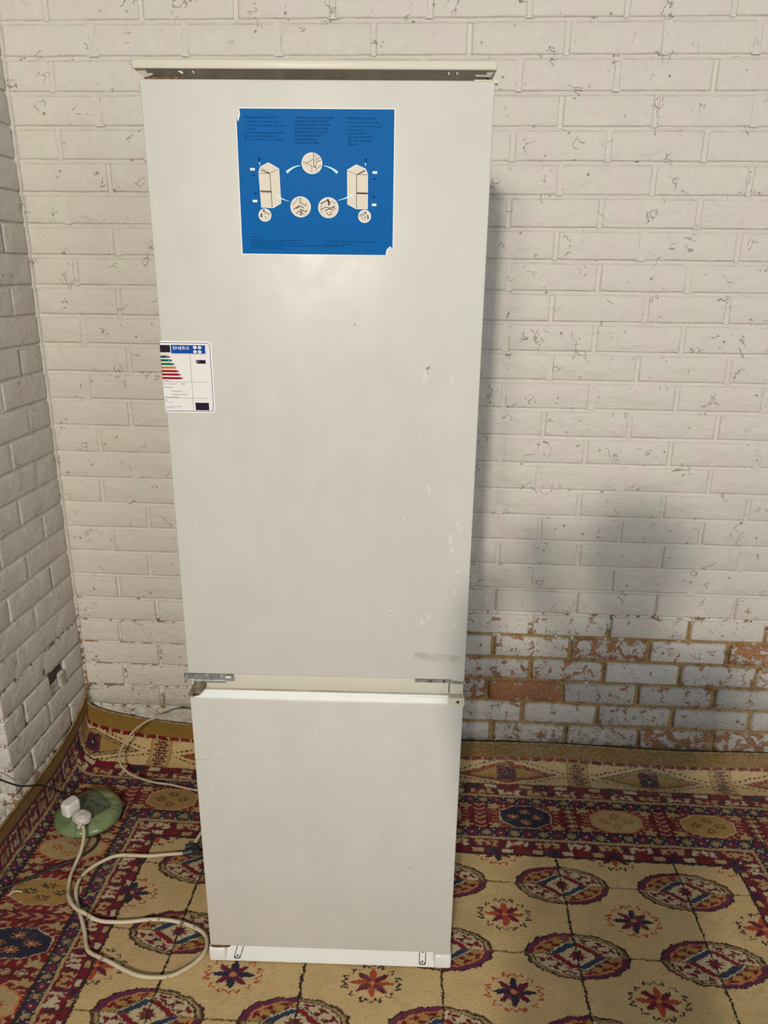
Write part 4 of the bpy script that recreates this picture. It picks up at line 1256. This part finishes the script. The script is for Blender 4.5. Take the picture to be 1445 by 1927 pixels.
# ---------------------------------------------------------------- flexes
s = NT('cream_flex'); nz_ = s.noise(s.pos(), 34, 5, .65)
s.set(s.b, 'Base Color', s.mix(s.ramp(nz_, .60, .68), s.mix(s.ramp(s.noise(s.pos(), 7, 3), .4, .6), c4(.56, .49, .345), c4(.49, .41, .27)), c4(.19, .12, .065)))
s.b.inputs['Roughness'].default_value = .45
M_FLEX = s.m
A = [(.134, -.339), (.147, -.385), (.162, -.442), (.169, -.491), (.176, -.535), (.191, -.576), (.209, -.607), (.236, -.633), (.266, -.647), (.302, -.656), (.341, -.658), (.381, -.654), (.42, -.646), (.458, -.644), (.497, -.648), (.536, -.66), (.564, -.676), (.577, -.697), (.579, -.72), (.568, -.745), (.546, -.769), (.522, -.785), (.491, -.791), (.455, -.79), (.415, -.778), (.379, -.763), (.343, -.75), (.316, -.738), (.303, -.722), (.288, -.695), (.26, -.653), (.233, -.616), (.215, -.586), (.204, -.553), (.205, -.524), (.218, -.497), (.239, -.473), (.264, -.456), (.304, -.452), (.347, -.451), (.387, -.444), (.437, -.435)]
path = [(.1560, -.4080, .0565), (.1625, -.4180, .0480), (.1690, -.4540, .0220)] + [(x, y, .0098) for x, y in A[3:]]
path = [(x, y, z + (.0095 if (i < 14 and math.hypot(x-.238, y+.628) < .045) else 0)) for i, (x, y, z) in enumerate(path)]
fx_ = tube('mains_flex', path, .0047, M_FLEX)
tag(fx_, 'cream flex looping from the plug over the carpet to a black taped joint', 'cable')
f2 = tube('mains_flex', [(.4585, -.4130, .020), (.4640, -.3980, .026), (.4850, -.3450, .040), (.5250, -.2900, .05), (.5650, -.20, .08), (.62, -.14, .10)], .0044, M_FLEX)
tag(f2, 'short cream flex rising from the black joint behind the fridge', 'cable')
jt = empty('cable_joint', (.4560, -.4280, .0055), .15)
tag(jt, 'black taped cable joint on the carpet against the fridge', 'cable joint')
M_TAPE = simple('black_tape', (.02, .022, .03), .4, bump=.0006, bscale=120)
bm = bm_new(); cyl(bm, (-.022, -.006, .0048), (.004, .000, .0065), .0062, .0078, n=14); done('taped_sleeve', bm, simple('blue_black_tape', (.035, .045, .075), .35), jt, smooth=True, angle=50)
bm = bm_new()
for a_, b_, r_ in (((-.002, .000, .0080), (.014, .010, .0095), .0085), ((-.018, .014, .0075), (.020, .018, .0085), .0075), ((.004, -.010, .0075), (.022, -.004, .0085), .0080), ((.004, .004, .010), (.004, .016, .016), .0070)):
    cyl(bm, a_, b_, r_, r_*.85, n=10)
for v in bm.verts: v.co += Vector((RND.uniform(-.001, .001), RND.uniform(-.001, .001), RND.uniform(-.0006, .001)))
done('taped_body', bm, M_TAPE, jt, smooth=True, angle=40)
# thin cord that loops up beside the fridge
loop = [(.560, -.12, .214), (.470, -.12, .210), (.410, -.12, .212), (.363, -.12, .215), (.335, -.12, .221), (.299, -.12, .221), (.261, -.12, .206), (.223, -.12, .184), (.188, -.12, .152), (.160, -.12, .113), (.142, -.122, .079), (.1400, -.128, .058)]
def onray(fx, fy, z):  # keep the measured floor line while the cord rests at height z
    k = (z-.01)/(1.4785-.01); return (fx+(1.043-fx)*k, fy+(-1.9575-fy)*k, z)
loop += [onray(.138, -.105, .036), onray(.174, -.133, .024), onray(.217, -.152, .018), onray(.263, -.165, .013), onray(.306, -.170, .0105), onray(.338, -.177, .0095), onray(.389, -.188, .0092), (.470, -.185, .0092), (.60, -.13, .0095)]
lc = tube('thin_cable', loop, .0032, simple('pale_cord', (.44, .36, .27), .5, var=.12, vscale=20))
tag(lc, 'thin beige cord arching up between the corner and the fridge', 'cable')
bc_ = tube('black_cable', [(-.90, -1.05, -.006), (-.45, -.82, -.004), (-.20, -.69, .004), (-.16, -.66, .0095), (-.06, -.62, .0092), (.019, -.583, .0092), (.077, -.543, .0092), (.119, -.505, .0092), (.164, -.472, .0092), (.190, -.431, .0090), (.190, -.402, .0090), (.181, -.387, .0090)], .0036, simple('black_cable', (.022, .020, .018), .4))
tag(bc_, 'black cable running under the green socket across the left border', 'cable')
tc = tube('thin_black_lead', [(-.95, -.46, .10), (-.60, -.465, .20), (-.30, -.47, .262), (-.12, -.475, .262), (-.03, -.480, .262), (.0140, -.440, .205), (.0140, -.385, .160), (.0130, -.345, .130), (.0180, -.306, .090), (.030, -.282, .058), (.046, -.276, .040), (.046, -.283, .026)], .0022, simple('black_cord', (.012, .012, .014), .45))
tag(tc, 'thin black cord coming over the carpet edge to the socket', 'cable')
th_ = tube('white_thread', [rug_at(.052, -.600, .004), rug_at(.060, -.589, .007), rug_at(.078, -.585, .003)], .0011, simple('white_thread', (.7, .7, .66), .5))
tag(th_, 'tiny curl of white thread on the left carpet border', 'thread')

# ---------------------------------------------------------------- the person taking the picture: stands behind the camera, throws the soft shadow
def skinned(name, verts, edges, radii, root, mat, parent, sub=1):
    me = bpy.data.meshes.new(name); me.from_pydata(verts, edges, []); me.update()
    o = link(name, me, mat, parent)
    md = o.modifiers.new('skin', 'SKIN'); md.use_smooth_shade = True
    sv = me.skin_vertices[0].data
    for i, r_ in enumerate(radii):
        sv[i].radius = r_ if isinstance(r_, tuple) else (r_, r_)
        sv[i].use_root = (i == root)
    sb = o.modifiers.new('sub', 'SUBSURF'); sb.levels = sub; sb.render_levels = sub
    dg = bpy.context.evaluated_depsgraph_get(); dg.update()
    m2 = bpy.data.meshes.new_from_object(o.evaluated_get(dg)); m2.name = name
    bpy.data.objects.remove(o)
    for p in m2.polygons: p.use_smooth = True
    m2.materials.clear()
    return link(name, m2, mat, parent)
PX, PY = 1.168, -2.215
man = empty('person', (PX, PY, -.012))
tag(man, 'person in dark clothes holding up a phone, whose soft shadow falls on the wall', 'person')
M_SKIN = simple('skin', (.42, .24, .16), .55); M_CLOTH = simple('dark_jersey', (.045, .05, .07), .9, var=.2); M_DENIM = simple('dark_denim', (.03, .04, .075), .9, var=.2)
M_HAIR = simple('dark_hair', (.03, .02, .015), .7, var=.3); M_SHOE = simple('shoe_leather', (.03, .028, .026), .5)
V_ = [(0, 0, .95), (0, .0, 1.12), (0, .0, 1.30), (0, -.005, 1.43), (0, .005, 1.50), (0, .02, 1.575), (0, .025, 1.65), (0, .02, 1.70)]
R_ = [(.15, .11), (.135, .10), (.155, .11), (.085, .075), (.055, .055), (.070, .085), (.076, .092), (.055, .070)]
E_2 = [(0, 1), (1, 2), (2, 3), (3, 4), (4, 5), (5, 6), (6, 7)]
def add(p, r_, parent_i):
    V_.append(p); R_.append(r_); E_2.append((parent_i, len(V_)-1)); return len(V_)-1
for s_ in (-1, 1):
    sh = add((s_*.150, -.005, 1.425), (.058, .058), 3)
    el_ = add((s_*.140, .135, 1.190), (.044, .044), sh)
    wr = add((-.135+s_*.066, .215, 1.415), (.026, .026), el_)
    pa = add((-.135+s_*.064, .240, 1.470), (.030, .018), wr)
    for q in range(4):
        k1 = add((-.135+s_*(.054-.004*q), .262, 1.515-.020*q), (.0095, .0095), pa)
        k2 = add((-.135+s_*(.036), .276-.003*q, 1.522-.021*q), (.0085, .0085), k1)
        k3 = add((-.135+s_*(.014+.003*q), .272-.003*q, 1.520-.021*q), (.0075, .0075), k2)
    t1_ = add((-.135+s_*.050, .226, 1.495), (.011, .011), pa)
    t2_ = add((-.135+s_*.028, .226, 1.518), (.009, .009), t1_)
    hp = add((s_*.090, .0, .880), (.088, .088), 0)
    kn = add((s_*.105, .015, .490), (.058, .062), hp)
    an = add((s_*.110, -.010, .095), (.038, .042), kn)
    to = add((s_*.125, .110, .045), (.036, .028), an)
skinned('body', V_, E_2, R_, 0, M_SKIN, man, 1)
# clothes over it
Vt = [(0, 0, .92), (0, .0, 1.12), (0, .0, 1.30), (0, -.005, 1.42)]; Rt = [(.165, .125), (.150, .115), (.170, .125), (.100, .090)]; Et = [(0, 1), (1, 2), (2, 3)]
for s_ in (-1, 1):
    i0 = len(Vt); Vt += [(s_*.152, -.005, 1.430), (s_*.142, .135, 1.185), (-.135+s_*.068, .203, 1.400)]; Rt += [(.070, .070), (.056, .056), (.036, .036)]; Et += [(3, i0), (i0, i0+1), (i0+1, i0+2)]
skinned('jersey', Vt, Et, Rt, 0, M_CLOTH, man)
Vl = [(0, 0, .96), (0, 0, .90)]; Rl = [(.155, .118), (.150, .115)]; El = [(0, 1)]
for s_ in (-1, 1):
    i0 = len(Vl); Vl += [(s_*.092, .0, .86), (s_*.106, .015, .49), (s_*.110, -.008, .10)]; Rl += [(.098, .098), (.074, .078), (.058, .060)]; El += [(1, i0), (i0, i0+1), (i0+1, i0+2)]
skinned('trousers', Vl, El, Rl, 0, M_DENIM, man)
for s_ in (-1, 1):
    bm = bm_new(); box(bm, s_*.118-.048, s_*.118+.048, -.075, .195, .0, .085, .034, 4); done('shoe', bm, M_SHOE, man, smooth=True, angle=60)
    bm = bm_new(); bmesh.ops.create_uvsphere(bm, u_segments=16, v_segments=10, radius=.012, matrix=Matrix.Translation((s_*.031, .107, 1.632))); done('eye', bm, simple('eye_white', (.7, .7, .68), .3), man, smooth=True)
    bm = bm_new(); bmesh.ops.create_uvsphere(bm, u_segments=12, v_segments=8, radius=1, matrix=Matrix.Translation((s_*.080, .010, 1.625)) @ Matrix.Diagonal((.010, .020, .032, 1))); done('ear', bm, M_SKIN, man, smooth=True)
bm = bm_new(); bmesh.ops.create_uvsphere(bm, u_segments=24, v_segments=16, radius=1, matrix=Matrix.Translation((0, .008, 1.655)) @ Matrix.Diagonal((.086, .104, .090, 1)))
bmesh.ops.delete(bm, geom=[v for v in bm.verts if v.co.y > .065 and v.co.z < 1.675 or v.co.z < 1.585], context='VERTS')
done('hair', bm, M_HAIR, man, smooth=True)
bm = bm_new(); cyl(bm, (0, .112, 1.618), (0, .128, 1.596), .006, .012, 12); done('nose', bm, M_SKIN, man, smooth=True, angle=60)
bm = bm_new(); bmesh.ops.create_uvsphere(bm, u_segments=14, v_segments=8, radius=1, matrix=Matrix.Translation((0, .106, 1.568)) @ Matrix.Diagonal((.024, .010, .007, 1))); done('mouth', bm, simple('lip', (.40, .15, .12), .5), man, smooth=True)
man.scale = (.95, .95, .937)
ph = empty('phone', (0, 0, 0))
tag(ph, 'dark phone held upright in both hands behind the viewpoint', 'phone')
bm = bm_new(); extr(bm, rrect(-.036, .036, -.073, .073, .009), -.004, .004)
o = done('handset', bm, simple('phone_black', (.02, .02, .022), .3), ph, smooth=False)
bm = bm_new(); extr(bm, rrect(-.033, .033, -.068, .068, .006), -.0046, -.0038); done('screen', bm, simple('phone_screen', (.03, .03, .035), .15), ph)
Rm_ = Matrix.Identity(3)
for i in range(3): Rm_[i][0] = right[i]; Rm_[i][1] = fwd[i]; Rm_[i][2] = up[i]
ph.matrix_world = Matrix.Translation(CAM - fwd*.012 + right*.022 - up*.058) @ Rm_.to_4x4()
